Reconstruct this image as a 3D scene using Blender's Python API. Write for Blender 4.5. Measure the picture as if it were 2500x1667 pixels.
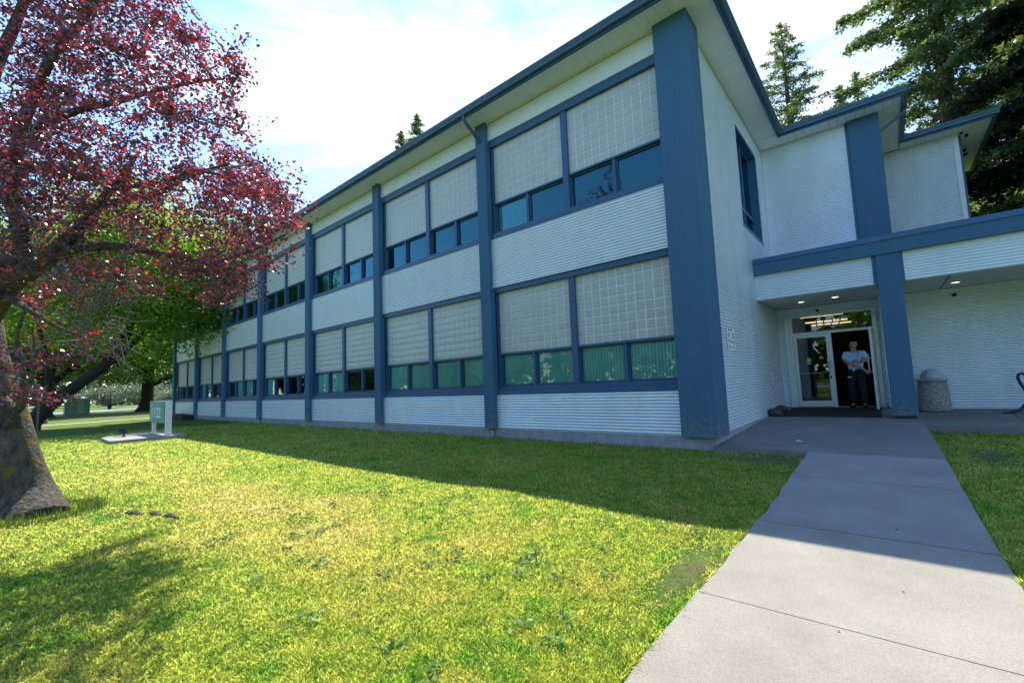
import bpy, math, random
import numpy as np
from mathutils import Vector, Matrix, noise as mnoise

for o in list(bpy.data.objects):
    bpy.data.objects.remove(o, do_unlink=True)
scene = bpy.context.scene
COL = scene.collection
R = math.radians
rng = np.random.default_rng(7)
random.seed(7)

# ------------------------------------------------------------------ camera
CAM = np.array([2.2929, -7.9337, 1.3226])
YAW, PITCH, ROLL, FPX, PX, PY = 0.6748, 0.0874, -0.0443, 1065.58, 1301.87, 840.38
def cam_axes():
    cy, sy, cp, sp = math.cos(YAW), math.sin(YAW), math.cos(PITCH), math.sin(PITCH)
    f = np.array([-sy*cp, cy*cp, sp]); r = np.array([cy, sy, 0.0]); u = np.cross(r, f)
    cr, sr = math.cos(ROLL), math.sin(ROLL)
    return cr*r+sr*u, -sr*r+cr*u, f
CR, CU, CF = cam_axes()
def at(u, v, t):                      # point seen at photo pixel (u,v) at depth t
    return CAM + t*(CF + CR*(u-PX)/FPX - CU*(v-PY)/FPX)
def px(P):
    v = np.asarray(P)-CAM
    z = v@CF
    return PX+FPX*(v@CR)/z, PY-FPX*(v@CU)/z, z
cd = bpy.data.cameras.new('camera')
cam = bpy.data.objects.new('camera', cd); COL.objects.link(cam)
cd.sensor_width = 36; cd.lens = FPX/2500*36
cd.shift_x = (1250-PX)/2500; cd.shift_y = (PY-833.5)/2500
cd.clip_start = 0.05; cd.clip_end = 2000
M = Matrix(((CR[0], CU[0], -CF[0], CAM[0]), (CR[1], CU[1], -CF[1], CAM[1]), (CR[2], CU[2], -CF[2], CAM[2]), (0, 0, 0, 1)))
cam.matrix_world = M
scene.camera = cam

# ------------------------------------------------------------------ light, sky, exposure
SUN = Vector((-3.5, 3.2, 8.26)).normalized()
EL = math.asin(SUN.z); AZ = math.atan2(SUN.x, SUN.y)
world = bpy.data.worlds.new('World'); scene.world = world; world.use_nodes = True
nt = world.node_tree; nt.nodes.clear()
def N(nt, t, **k):
    n = nt.nodes.new(t)
    for a, b in k.items(): setattr(n, a, b)
    return n
sky = N(nt, 'ShaderNodeTexSky', sky_type='NISHITA'); sky.sun_disc = False
sky.sun_elevation = EL; sky.sun_rotation = AZ; sky.air_density = 1.0; sky.dust_density = 0.1; sky.ozone_density = 3.0
bg = N(nt, 'ShaderNodeBackground'); bg.inputs[1].default_value = 0.15
outw = N(nt, 'ShaderNodeOutputWorld')
tc = N(nt, 'ShaderNodeTexCoord')
mp = N(nt, 'ShaderNodeMapping'); mp.inputs['Scale'].default_value = (1.0, 1.0, 2.6); mp.inputs['Rotation'].default_value = (0.2, 0.1, 0.6)
nz = N(nt, 'ShaderNodeTexNoise'); nz.inputs['Scale'].default_value = 1.9; nz.inputs['Detail'].default_value = 9; nz.inputs['Roughness'].default_value = 0.56; nz.inputs['Distortion'].default_value = 0.35
dt = N(nt, 'ShaderNodeVectorMath', operation='DOT_PRODUCT'); dt.inputs[1].default_value = (-0.42, 0.72, 0.25)
m1 = N(nt, 'ShaderNodeMath', operation='MULTIPLY_ADD'); m1.inputs[1].default_value = 0.50; m1.inputs[2].default_value = -0.415
m2 = N(nt, 'ShaderNodeMath', operation='ADD')
rp = N(nt, 'ShaderNodeValToRGB'); rp.color_ramp.elements[0].position = 0.40; rp.color_ramp.elements[1].position = 0.56
mix = N(nt, 'ShaderNodeMix', data_type='RGBA'); mix.inputs['B'].default_value = (3.7, 3.9, 4.1, 1)
L = nt.links.new
L(tc.outputs['Generated'], mp.inputs['Vector']); L(mp.outputs[0], nz.inputs['Vector'])
L(tc.outputs['Generated'], dt.inputs[0]); L(dt.outputs['Value'], m1.inputs[0])
L(nz.outputs['Fac'], m2.inputs[0]); L(m1.outputs[0], m2.inputs[1]); L(m2.outputs[0], rp.inputs[0])
L(rp.outputs[0], mix.inputs['Factor']); L(sky.outputs[0], mix.inputs['A']); L(mix.outputs['Result'], bg.inputs[0]); L(bg.outputs[0], outw.inputs[0])
sd = bpy.data.lights.new('sun', 'SUN'); sd.energy = 3.7; sd.angle = R(0.5); sd.color = (1.0, 0.91, 0.72)
so = bpy.data.objects.new('sun', sd); COL.objects.link(so)
so.rotation_euler = (-SUN).to_track_quat('-Z', 'Y').to_euler(); so.location = (0, 0, 40)
vs = scene.view_settings
vs.view_transform = 'Standard'; vs.look = 'None'; vs.gamma = 1; vs.use_curve_mapping = False; vs.exposure = 1.32
scene.cycles.max_bounces = 6; scene.cycles.transparent_max_bounces = 10
scene.cycles.use_denoising = True; scene.cycles.use_adaptive_sampling = False; scene.cycles.denoising_prefilter = 'ACCURATE'; scene.cycles.sample_clamp_indirect = 1.5

# ------------------------------------------------------------------ materials
def mat(name, col, rough=0.7, metal=0.0, var=0.0, vscale=8.0, bump=0.0, bscale=60.0, spec=0.4, col2=None, detail=6, stretch=None):
    m = bpy.data.materials.new(name); m.use_nodes = True
    nt = m.node_tree; b = nt.nodes['Principled BSDF']
    b.inputs['Roughness'].default_value = rough; b.inputs['Metallic'].default_value = metal
    b.inputs['Specular IOR Level'].default_value = spec
    b.inputs['Base Color'].default_value = (*col, 1)
    g = N(nt, 'ShaderNodeNewGeometry')
    vec = g.outputs['Position']
    if stretch:
        mpn = N(nt, 'ShaderNodeMapping'); mpn.inputs['Scale'].default_value = stretch
        nt.links.new(vec, mpn.inputs[0]); vec = mpn.outputs[0]
    if var or col2:
        n = N(nt, 'ShaderNodeTexNoise'); n.inputs['Scale'].default_value = vscale; n.inputs['Detail'].default_value = detail; n.inputs['Roughness'].default_value = .65
        nt.links.new(vec, n.inputs['Vector'])
        rr = N(nt, 'ShaderNodeValToRGB'); rr.color_ramp.elements[0].position = .32; rr.color_ramp.elements[1].position = .68
        c2 = col2 if col2 else tuple(min(1, c*(1+var)) for c in col)
        c1 = col if col2 else tuple(c*(1-var) for c in col)
        rr.color_ramp.elements[0].color = (*c1, 1); rr.color_ramp.elements[1].color = (*c2, 1)
        nt.links.new(n.outputs['Fac'], rr.inputs[0]); nt.links.new(rr.outputs[0], b.inputs['Base Color'])
    if bump:
        n = N(nt, 'ShaderNodeTexNoise'); n.inputs['Scale'].default_value = bscale; n.inputs['Detail'].default_value = 5
        nt.links.new(g.outputs['Position'], n.inputs['Vector'])
        bp = N(nt, 'ShaderNodeBump'); bp.inputs['Strength'].default_value = bump; bp.inputs['Distance'].default_value = 0.01
        nt.links.new(n.outputs['Fac'], bp.inputs['Height']); nt.links.new(bp.outputs[0], b.inputs['Normal'])
    return m
BLUE = mat('blue_stucco_paint', (.042, .124, .222), .75, var=.05, vscale=7, bump=.5, bscale=140, stretch=(1, 1, .10))
BLUETRIM = mat('blue_trim_paint', (.030, .105, .225), .38, var=.08, vscale=5)
BLUEFRAME = mat('blue_window_frame_paint', (.030, .095, .190), .4, var=.06, vscale=9)
GUTTER = mat('weathered_blue_gutter', (.050, .110, .160), .42, var=.2, vscale=2.5, stretch=(1, 1, 8))
METAL = mat('silver_corrugated_metal', (.67, .76, .84), .38, metal=.3, var=.05, vscale=2.2, stretch=(1, 1, .5))
SOFFIT = mat('cream_soffit', (.84, .84, .84), .6, var=.05, vscale=3)
CREAM = mat('cream_trim', (.60, .58, .46), .5)
CONC = mat('foundation_concrete', (.22, .24, .28), .9, col2=(.32, .35, .39), vscale=5, bump=.5, bscale=40)
WHITEMETAL = mat('pale_aluminium_frame', (.55, .62, .66), .35, metal=.3, var=.05)
WHITE = mat('white_paint', (.74, .76, .78), .5, var=.04)
MORTAR = mat('block_mortar', (.74, .76, .74), .8)
DARK = mat('dark_interior', (.035, .035, .038), .9)
DIM = mat('office_interior', (.20, .21, .21), .9)
BLACKR = mat('black_rubber_mat', (.012, .014, .018), .85, bump=.6, bscale=200)
TEALPIPE = mat('teal_drain_pipe', (.16, .42, .44), .5, var=.15)
BLOCK = mat('glass_block', (.42, .46, .44), .30, var=.05, vscale=2.2, bump=.08, bscale=25, spec=.6)
BLIND = mat('teal_vertical_blind', (.52, .78, .82), .7, var=.1, vscale=2)

def per_object(m, lo, hi):
    nt = m.node_tree; b = nt.nodes['Principled BSDF']; src = b.inputs['Base Color'].links[0].from_socket
    oi = N(nt, 'ShaderNodeObjectInfo'); mr = N(nt, 'ShaderNodeMapRange'); mr.inputs['To Min'].default_value = lo; mr.inputs['To Max'].default_value = hi
    nt.links.new(oi.outputs['Random'], mr.inputs['Value'])
    vm = N(nt, 'ShaderNodeVectorMath', operation='SCALE'); nt.links.new(src, vm.inputs[0]); nt.links.new(mr.outputs[0], vm.inputs['Scale']); nt.links.new(vm.outputs[0], b.inputs['Base Color'])
per_object(METAL, .92, 1.05); per_object(BLOCK, .955, 1.03)
def splash(m):      # dusty splash marks on the lowest half metre
    nt = m.node_tree; b = nt.nodes['Principled BSDF']; src = b.inputs['Base Color'].links[0].from_socket
    g = N(nt, 'ShaderNodeNewGeometry'); sp = N(nt, 'ShaderNodeSeparateXYZ'); nt.links.new(g.outputs['Position'], sp.inputs[0])
    mr = N(nt, 'ShaderNodeMapRange'); mr.inputs['From Min'].default_value = .2; mr.inputs['From Max'].default_value = .9; mr.inputs['To Min'].default_value = .32; mr.inputs['To Max'].default_value = 0; nt.links.new(sp.outputs['Z'], mr.inputs['Value'])
    n = N(nt, 'ShaderNodeTexNoise'); n.inputs['Scale'].default_value = 14; n.inputs['Detail'].default_value = 8; nt.links.new(g.outputs['Position'], n.inputs[0])
    ad = N(nt, 'ShaderNodeMath', operation='ADD'); nt.links.new(mr.outputs[0], ad.inputs[0]); nt.links.new(n.outputs[0], ad.inputs[1])
    rr = N(nt, 'ShaderNodeValToRGB'); rr.color_ramp.elements[0].position = .62; rr.color_ramp.elements[1].position = .95; nt.links.new(ad.outputs[0], rr.inputs[0])
    mx = N(nt, 'ShaderNodeMix', data_type='RGBA'); mx.inputs['B'].default_value = (.16, .17, .16, 1); nt.links.new(rr.outputs[0], mx.inputs['Factor']); nt.links.new(src, mx.inputs['A']); nt.links.new(mx.outputs['Result'], b.inputs['Base Color'])
splash(BLUE)
def glass(name, tint, ior=1.75, rough=0.0, refl=(.92, .96, 1)):
    m = bpy.data.materials.new(name); m.use_nodes = True; nt = m.node_tree; nt.nodes.clear()
    fr = N(nt, 'ShaderNodeFresnel'); fr.inputs[0].default_value = ior
    tr = N(nt, 'ShaderNodeBsdfTransparent'); tr.inputs[0].default_value = (*tint, 1)
    gl = N(nt, 'ShaderNodeBsdfGlossy'); gl.inputs['Roughness'].default_value = rough; gl.inputs[0].default_value = (*refl, 1)
    g = N(nt, 'ShaderNodeNewGeometry'); n = N(nt, 'ShaderNodeTexNoise'); n.inputs['Scale'].default_value = .9; n.inputs['Detail'].default_value = 1
    bp = N(nt, 'ShaderNodeBump'); bp.inputs['Strength'].default_value = .05; bp.inputs['Distance'].default_value = .02
    nt.links.new(g.outputs['Position'], n.inputs[0]); nt.links.new(n.outputs[0], bp.inputs['Height']); nt.links.new(bp.outputs[0], gl.inputs['Normal'])
    mx = N(nt, 'ShaderNodeMixShader'); o = N(nt, 'ShaderNodeOutputMaterial')
    nt.links.new(fr.outputs[0], mx.inputs[0]); nt.links.new(tr.outputs[0], mx.inputs[1]); nt.links.new(gl.outputs[0], mx.inputs[2]); nt.links.new(mx.outputs[0], o.inputs[0])
    return m
GLASS = glass('tinted_window_glass', (.68, .96, .94), 2.1, refl=(.26, .80, 1.0))
GLASSLOW = glass('tinted_ground_floor_glass', (.66, .93, .93), 1.6, refl=(.8, 1, 1))
DOORGLASS = glass('clear_door_glass', (.75, .8, .8), 1.75)
def emit(name, col, s):
    m = bpy.data.materials.new(name); m.use_nodes = True; nt = m.node_tree; nt.nodes.clear()
    e = N(nt, 'ShaderNodeEmission'); e.inputs[0].default_value = (*col, 1); e.inputs[1].default_value = s
    o = N(nt, 'ShaderNodeOutputMaterial'); nt.links.new(e.outputs[0], o.inputs[0]); return m
def leafmat(name, c1, c2, trans, tcol, spec=.35, rough=.45):
    m = bpy.data.materials.new(name); m.use_nodes = True; nt = m.node_tree; b = nt.nodes['Principled BSDF']
    at_ = N(nt, 'ShaderNodeAttribute', attribute_name='tone')
    rr = N(nt, 'ShaderNodeValToRGB'); rr.color_ramp.elements[0].color = (*c1, 1); rr.color_ramp.elements[1].color = (*c2, 1)
    nt.links.new(at_.outputs['Fac'], rr.inputs[0]); nt.links.new(rr.outputs[0], b.inputs['Base Color'])
    b.inputs['Roughness'].default_value = rough; b.inputs['Specular IOR Level'].default_value = spec
    t = N(nt, 'ShaderNodeBsdfTranslucent'); t.inputs[0].default_value = (*tcol, 1)
    mx = N(nt, 'ShaderNodeMixShader'); mx.inputs[0].default_value = trans
    o = nt.nodes['Material Output']
    nt.links.new(b.outputs[0], mx.inputs[1]); nt.links.new(t.outputs[0], mx.inputs[2]); nt.links.new(mx.outputs[0], o.inputs[0])
    return m

# ------------------------------------------------------------------ helpers
def tag(o, label=None, cat=None, group=None, kind=None):
    if label: o['label'] = label
    if cat: o['category'] = cat
    if group: o['group'] = group
    if kind: o['kind'] = kind
    return o
def thing(name, label, cat, loc=(0, 0, 0), rz=0, group=None):
    o = bpy.data.objects.new(name, None); COL.objects.link(o); o.location = loc; o.rotation_euler = (0, 0, rz)
    o.empty_display_size = .2
    return tag(o, label, cat, group)
class MB:
    def __init__(s): s.v = []; s.f = []
    def add(s, v, f):
        n = len(s.v); s.v += [tuple(p) for p in v]; s.f += [tuple(i+n for i in q) for q in f]; return s
    def box(s, x0, x1, y0, y1, z0, z1):
        v = [(x, y, z) for z in (z0, z1) for y in (y0, y1) for x in (x0, x1)]
        return s.add(v, [(0, 2, 3, 1), (4, 5, 7, 6), (0, 1, 5, 4), (1, 3, 7, 5), (3, 2, 6, 7), (2, 0, 4, 6)])
    def bbox(s, x0, x1, y0, y1, z0, z1, b=.012):       # box with chamfered vertical edges
        xs = [(x0+b, y0), (x1-b, y0), (x1, y0+b), (x1, y1-b), (x1-b, y1), (x0+b, y1), (x0, y1-b), (x0, y0+b)]
        return s.prism(xs, z0, z1)
    def prism(s, pts, z0, z1):
        n = len(pts); v = [(x, y, z0) for x, y in pts]+[(x, y, z1) for x, y in pts]
        return s.add(v, [tuple(reversed(range(n))), tuple(range(n, 2*n))]+[(i, (i+1) % n, n+(i+1) % n, n+i) for i in range(n)])
    def tube(s, pts, rad, seg=8, cap=True):
        pts = [Vector(p) for p in pts]; n = len(pts); rad = rad if hasattr(rad, '__len__') else [rad]*n
        up = Vector((0.13, .21, 1)); vs = []
        t0 = (pts[1]-pts[0]).normalized(); a = t0.cross(up).normalized()
        for i, p in enumerate(pts):
            t = (pts[min(i+1, n-1)]-pts[max(i-1, 0)]).normalized()
            a = (a-t*a.dot(t)).normalized(); b = t.cross(a)
            for k in range(seg):
                th = 2*math.pi*k/seg; vs.append(p+(a*math.cos(th)+b*math.sin(th))*rad[i])
        fs = [(i*seg+k, i*seg+(k+1) % seg, (i+1)*seg+(k+1) % seg, (i+1)*seg+k) for i in range(n-1) for k in range(seg)]
        if cap: fs += [tuple(reversed(range(seg))), tuple(range((n-1)*seg, n*seg))]
        return s.add(vs, fs)
    def lathe(s, prof, c=(0, 0), seg=32):
        vs = []; n = len(prof)
        for r, z in prof:
            for k in range(seg):
                th = 2*math.pi*k/seg; vs.append((c[0]+r*math.cos(th), c[1]+r*math.sin(th), z))
        fs = [(i*seg+k, i*seg+(k+1) % seg, (i+1)*seg+(k+1) % seg, (i+1)*seg+k) for i in range(n-1) for k in range(seg)]
        return s.add(vs, fs)
    def build(s, name, m, parent=None, smooth=False):
        me = bpy.data.meshes.new(name); me.from_pydata([tuple(v) for v in s.v], [], s.f); me.update()
        if smooth: me.polygons.foreach_set('use_smooth', [True]*len(me.polygons))
        if m: me.materials.append(m)
        o = bpy.data.objects.new(name, me); COL.objects.link(o)
        if parent: o.parent = parent
        return o
def np_mesh(name, V, F, m, parent=None, tone=None, smooth=False):
    """V (n,3) array, F (k,3|4) array -> object; tone: per-vertex float attribute"""
    me = bpy.data.meshes.new(name); V = np.asarray(V, np.float32); F = np.asarray(F, np.int32); k, c = F.shape
    me.vertices.add(len(V)); me.vertices.foreach_set('co', V.ravel())
    me.loops.add(k*c); me.loops.foreach_set('vertex_index', F.ravel())
    me.polygons.add(k); me.polygons.foreach_set('loop_start', np.arange(0, k*c, c, dtype=np.int32))
    try: me.polygons.foreach_set('loop_total', np.full(k, c, np.int32))
    except Exception: pass
    me.update(calc_edges=True)
    if tone is not None:
        a = me.attributes.new('tone', 'FLOAT', 'POINT'); a.data.foreach_set('value', np.asarray(tone, np.float32))
    if smooth: me.polygons.foreach_set('use_smooth', [True]*k)
    me.materials.append(m)
    o = bpy.data.objects.new(name, me); COL.objects.link(o)
    if parent: o.parent = parent
    return o
def leaves(P, size, aspect=.55, flat=0.0, droop=0.0, fold=False):
    """P (n,3) centres, size (n,) -> rhombic leaves, random orientation"""
    n = len(P); d = rng.normal(size=(n, 3)); d[:, 2] = d[:, 2]*(1-flat)-droop; d /= np.linalg.norm(d, axis=1)[:, None]
    e = rng.normal(size=(n, 3)); e[:, 2] *= (1-flat); e -= (e*d).sum(1)[:, None]*d; e /= np.linalg.norm(e, axis=1)[:, None]+1e-9
    s = size[:, None]; w = e*s*aspect*.5
    up = np.cross(d, e)*s*.08
    V = np.stack([P-d*s*.5, P-d*s*.08+w+up, P+d*s*.5, P-d*s*.08-w+up], 1).reshape(-1, 3)
    F = np.arange(4*n).reshape(n, 4)
    return V, F
def copy_tree(o, parent=None):
    c = o.copy(); COL.objects.link(c); c.parent = parent
    for ch in list(o.children): copy_tree(ch, c)
    return c

# ------------------------------------------------------------------ ground, roads
WX0, WX1 = 1.28, 2.80
def lawn_nodes(nt, gain=1.0, blade=False):
    g = N(nt, 'ShaderNodeNewGeometry')
    def nse(scale, det=4, dist=0):
        n = N(nt, 'ShaderNodeTexNoise'); n.inputs['Scale'].default_value = scale; n.inputs['Detail'].default_value = det; n.inputs['Distortion'].default_value = dist
        nt.links.new(g.outputs['Position'], n.inputs['Vector']); return n.outputs['Fac']
    def ramp(src, a, b, c1=(0, 0, 0), c2=(1, 1, 1)):
        r = N(nt, 'ShaderNodeValToRGB'); r.color_ramp.elements[0].position = a; r.color_ramp.elements[1].position = b
        r.color_ramp.elements[0].color = (*c1, 1); r.color_ramp.elements[1].color = (*c2, 1); nt.links.new(src, r.inputs[0]); return r.outputs[0]
    def mixc(f, a, b):
        m = N(nt, 'ShaderNodeMix', data_type='RGBA')
        if hasattr(f, 'links'): nt.links.new(f, m.inputs['Factor'])
        else: m.inputs['Factor'].default_value = f
        for s, v in (('A', a), ('B', b)):
            if isinstance(v, tuple): m.inputs[s].default_value = (*v, 1)
            else: nt.links.new(v, m.inputs[s])
        return m.outputs['Result']
    def scl(a, k):
        m = N(nt, 'ShaderNodeMath', operation='MULTIPLY'); nt.links.new(a, m.inputs[0]); m.inputs[1].default_value = k; return m.outputs[0]
    G = gain
    base = ramp(nse(6.5, 9), .33, .67, (.080*G, .155*G, .036*G), (.155*G, .230*G, .062*G))
    clover = ramp(nse(1.9, 6, .5), .55, .66)
    c = mixc(clover, base, (.065*G, .165*G, .032*G))
    # straw patches: noise plus dry areas by the tree roots and along the walk
    def blob(cx, cy, rx, ry, amp):
        mpn = N(nt, 'ShaderNodeMapping'); mpn.vector_type = 'POINT'
        mpn.inputs['Location'].default_value = (-cx/rx, -cy/ry, 0); mpn.inputs['Scale'].default_value = (1/rx, 1/ry, 0)
        nt.links.new(g.outputs['Position'], mpn.inputs[0])
        ln = N(nt, 'ShaderNodeVectorMath', operation='LENGTH'); nt.links.new(mpn.outputs[0], ln.inputs[0])
        mm = N(nt, 'ShaderNodeMath', operation='MULTIPLY_ADD', use_clamp=False); nt.links.new(ln.outputs['Value'], mm.inputs[0]); mm.inputs[1].default_value = -amp; mm.inputs[2].default_value = amp
        mx = N(nt, 'ShaderNodeMath', operation='MAXIMUM'); nt.links.new(mm.outputs[0], mx.inputs[0]); mx.inputs[1].default_value = 0
        return mx.outputs[0]
    def add(a, b):
        m = N(nt, 'ShaderNodeMath', operation='ADD'); nt.links.new(a, m.inputs[0]); nt.links.new(b, m.inputs[1]); return m.outputs[0]
    dry = add(nse(1.1, 7, .3), blob(-2.9, -5.9, 3.2, 1.2, .34))
    dry = add(dry, blob(-9, -6.0, 6, 1.4, .16))
    dry = add(dry, blob(-60, -2, 34, 12, .20))
    c = mixc(ramp(dry, .50, .92), c, (.225*G, .235*G, .105*G))
    dirt = add(nse(3.4, 7, .2), blob(1.12, -4.9, .28, 1.2, .30))
    dirt = add(dirt, blob(.75, -.55, 1.2, .45, .34)); dirt = add(dirt, blob(3.35, .9, .55, 1.3, .30)); dirt = add(dirt, blob(-5.0, -6.95, .8, .4, .22))
    dirt = ramp(add(dirt, scl(nse(21, 5), .30)), .86, .98)
    return g, c, dirt, mixc
def lawn_mat():
    m = bpy.data.materials.new('lawn'); m.use_nodes = True; nt = m.node_tree; b = nt.nodes['Principled BSDF']
    g, c, dirt, mixc = lawn_nodes(nt, 1.0)
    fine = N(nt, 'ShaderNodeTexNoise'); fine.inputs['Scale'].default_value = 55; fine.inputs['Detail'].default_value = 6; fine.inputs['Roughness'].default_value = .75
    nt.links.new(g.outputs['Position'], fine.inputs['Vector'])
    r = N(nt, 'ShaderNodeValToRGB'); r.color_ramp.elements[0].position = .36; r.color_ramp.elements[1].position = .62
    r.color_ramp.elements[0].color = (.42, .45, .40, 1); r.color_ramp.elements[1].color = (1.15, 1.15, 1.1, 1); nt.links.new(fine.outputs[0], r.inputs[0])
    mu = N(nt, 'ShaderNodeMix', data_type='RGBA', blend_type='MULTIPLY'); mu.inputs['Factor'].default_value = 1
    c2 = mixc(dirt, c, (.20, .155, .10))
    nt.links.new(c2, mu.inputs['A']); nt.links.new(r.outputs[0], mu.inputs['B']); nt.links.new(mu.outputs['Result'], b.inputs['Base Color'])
    b.inputs['Roughness'].default_value = .95; b.inputs['Specular IOR Level'].default_value = .1
    bp = N(nt, 'ShaderNodeBump'); bp.inputs['Strength'].default_value = .9; bp.inputs['Distance'].default_value = .03
    nt.links.new(fine.outputs[0], bp.inputs['Height']); nt.links.new(bp.outputs[0], b.inputs['Normal'])
    return m
def blade_mat():
    m = bpy.data.materials.new('grass_blades'); m.use_nodes = True; nt = m.node_tree; b = nt.nodes['Principled BSDF']
    g, c, dirt, mixc = lawn_nodes(nt, .90)
    a = N(nt, 'ShaderNodeAttribute', attribute_name='tone')
    r = N(nt, 'ShaderNodeValToRGB'); r.color_ramp.elements[0].color = (.40, .46, .40, 1); r.color_ramp.elements[1].color = (1.6, 1.5, 1.5, 1); nt.links.new(a.outputs['Fac'], r.inputs[0])
    mu = N(nt, 'ShaderNodeMix', data_type='RGBA', blend_type='MULTIPLY'); mu.inputs['Factor'].default_value = 1
    nt.links.new(c, mu.inputs['A']); nt.links.new(r.outputs[0], mu.inputs['B']); nt.links.new(mu.outputs['Result'], b.inputs['Base Color'])
    b.inputs['Roughness'].default_value = .6; b.inputs['Specular IOR Level'].default_value = .25
    bri = N(nt, 'ShaderNodeMix', data_type='RGBA', blend_type='MULTIPLY'); bri.clamp_result = True; bri.inputs['Factor'].default_value = 1; bri.inputs['B'].default_value = (6.0, 4.4, 3.4, 1); nt.links.new(mu.outputs['Result'], bri.inputs['A'])
    t = N(nt, 'ShaderNodeBsdfTranslucent'); nt.links.new(bri.outputs['Result'], t.inputs[0])
    mx = N(nt, 'ShaderNodeMixShader'); mx.inputs[0].default_value = .70; o = nt.nodes['Material Output']
    nt.links.new(b.outputs[0], mx.inputs[1]); nt.links.new(t.outputs[0], mx.inputs[2]); nt.links.new(mx.outputs[0], o.inputs[0])
    return m
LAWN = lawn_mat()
def gz(x, y):       # gentle unevenness of the lawn (zero beside walls and slabs)
    k = 1.0
    for dx in (abs(x-WX0), abs(x-WX1)): k = min(k, dx/1.0) if y < 0.5 else k
    k = min(k, max(0, (-y-.1))/1.5)
    return .035*k*(mnoise.noise(Vector((x*.45, y*.45, 0)))+.4*mnoise.noise(Vector((x*1.7, y*1.7, 3))))-.004
xs = np.concatenate([-np.geomspace(900, 14, 40), np.arange(-13.5, 6.01, .25), np.geomspace(6.5, 500, 24)])
ys = np.concatenate([-np.geomspace(600, 11, 26), np.arange(-10.5, 1.01, .25), np.geomspace(1.5, 900, 26)])
V = [(x, y, gz(x, y)) for y in ys for x in xs]; nx = len(xs)
F = [(j*nx+i, j*nx+i+1, (j+1)*nx+i+1, (j+1)*nx+i) for j in range(len(ys)-1) for i in range(nx-1)]
gr = np_mesh('ground', V, F, LAWN, smooth=True); tag(gr, kind='structure')

def conc_mat(name, c1, c2, stain=.0):
    m = mat(name, c1, .88, col2=c2, vscale=1.3, bump=.35, bscale=160, detail=10)
    nt = m.node_tree; b = nt.nodes['Principled BSDF']
    src = b.inputs['Base Color'].links[0].from_socket
    g = N(nt, 'ShaderNodeNewGeometry'); n = N(nt, 'ShaderNodeTexNoise'); n.inputs['Scale'].default_value = 120; n.inputs['Detail'].default_value = 4; n.inputs['Roughness'].default_value = .8
    nt.links.new(g.outputs['Position'], n.inputs[0])
    r = N(nt, 'ShaderNodeValToRGB'); r.color_ramp.elements[0].position = .35; r.color_ramp.elements[1].position = .6
    r.color_ramp.elements[0].color = (.70, .69, .67, 1); r.color_ramp.elements[1].color = (1.06, 1.06, 1.06, 1); nt.links.new(n.outputs[0], r.inputs[0])
    mu = N(nt, 'ShaderNodeMix', data_type='RGBA', blend_type='MULTIPLY'); mu.inputs['Factor'].default_value = 1
    nt.links.new(src, mu.inputs['A']); nt.links.new(r.outputs[0], mu.inputs['B']); nt.links.new(mu.outputs['Result'], b.inputs['Base Color'])
    return m
WALK = conc_mat('walk_concrete', (.235, .225, .205), (.315, .305, .28))
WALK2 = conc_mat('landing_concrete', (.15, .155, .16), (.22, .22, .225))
WALK3 = conc_mat('shaded_walk_concrete', (.215, .215, .215), (.30, .30, .295))  # eave shade worked into the colour of the slabs next to the landing
walk = thing('walkway', None, None); del_keys = None; tag(walk, kind='structure')
JO = [-.10, -1.70, -3.55, -5.16, -7.3, -9.6, -12.0, -14.5]
def wz(y): return .006 if y < -3.5 else .006+.094*(1-(-.1-y)/3.4)**1.4 if y < -.1 else .1
for i in range(len(JO)-1):
    y1, y0 = JO[i], JO[i+1]; g = .010; mb = MB()
    n = 6; ysl = [y0+g+(y1-y0-2*g)*k/n for k in range(n+1)]
    off = [0, 0, 0, .006, -.004, .003, 0][i]
    jx = .012
    for k in range(n):
        a, b_ = ysl[k], ysl[k+1]; za, zb = wz(a)+off, wz(b_)+off
        def xl(y): return WX0+.012*math.sin(y*9)+.008*math.sin(y*23)
        v = [(xl(a), a, za), (WX1, a, za), (WX1, b_, zb), (xl(b_), b_, zb)]
        v += [(p[0], p[1], -.12) for p in v]
        f = [(0, 1, 2, 3), (0, 3, 7, 4), (2, 1, 5, 6)]
        if k == 0: f.append((1, 0, 4, 5))
        if k == n-1: f.append((3, 2, 6, 7))
        mb.add(v, f)
    s = mb.build('paving_slab', WALK3 if i < 2 else WALK, walk)
def lz(y): return .1+.18*min(max(y, 0), 6.9)/6.9
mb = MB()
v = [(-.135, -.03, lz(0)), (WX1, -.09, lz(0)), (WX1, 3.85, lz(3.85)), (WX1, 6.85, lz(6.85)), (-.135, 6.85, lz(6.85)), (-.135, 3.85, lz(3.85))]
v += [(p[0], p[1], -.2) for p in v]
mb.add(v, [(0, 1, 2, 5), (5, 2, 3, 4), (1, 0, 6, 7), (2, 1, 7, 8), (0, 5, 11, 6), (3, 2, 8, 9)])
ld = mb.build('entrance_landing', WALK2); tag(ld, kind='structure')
rw = thing('side_pavement', None, None); tag(rw, kind='structure')
xsx = [2.812, 4.30, 5.9, 7.5, 9.2, 11]
for i in range(5):
    mb = MB(); a, b_ = xsx[i], xsx[i+1]-.01
    v = [(a, 3.86, .13), (b_, 3.86, .13), (b_, 6.56, .265), (a, 6.56, .265)]; v += [(p[0], p[1], -.1) for p in v]
    mb.add(v, [(0, 1, 2, 3), (1, 0, 4, 5), (2, 1, 5, 6), (0, 3, 7, 4)]); mb.build('paving_slab', WALK2, rw)
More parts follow.
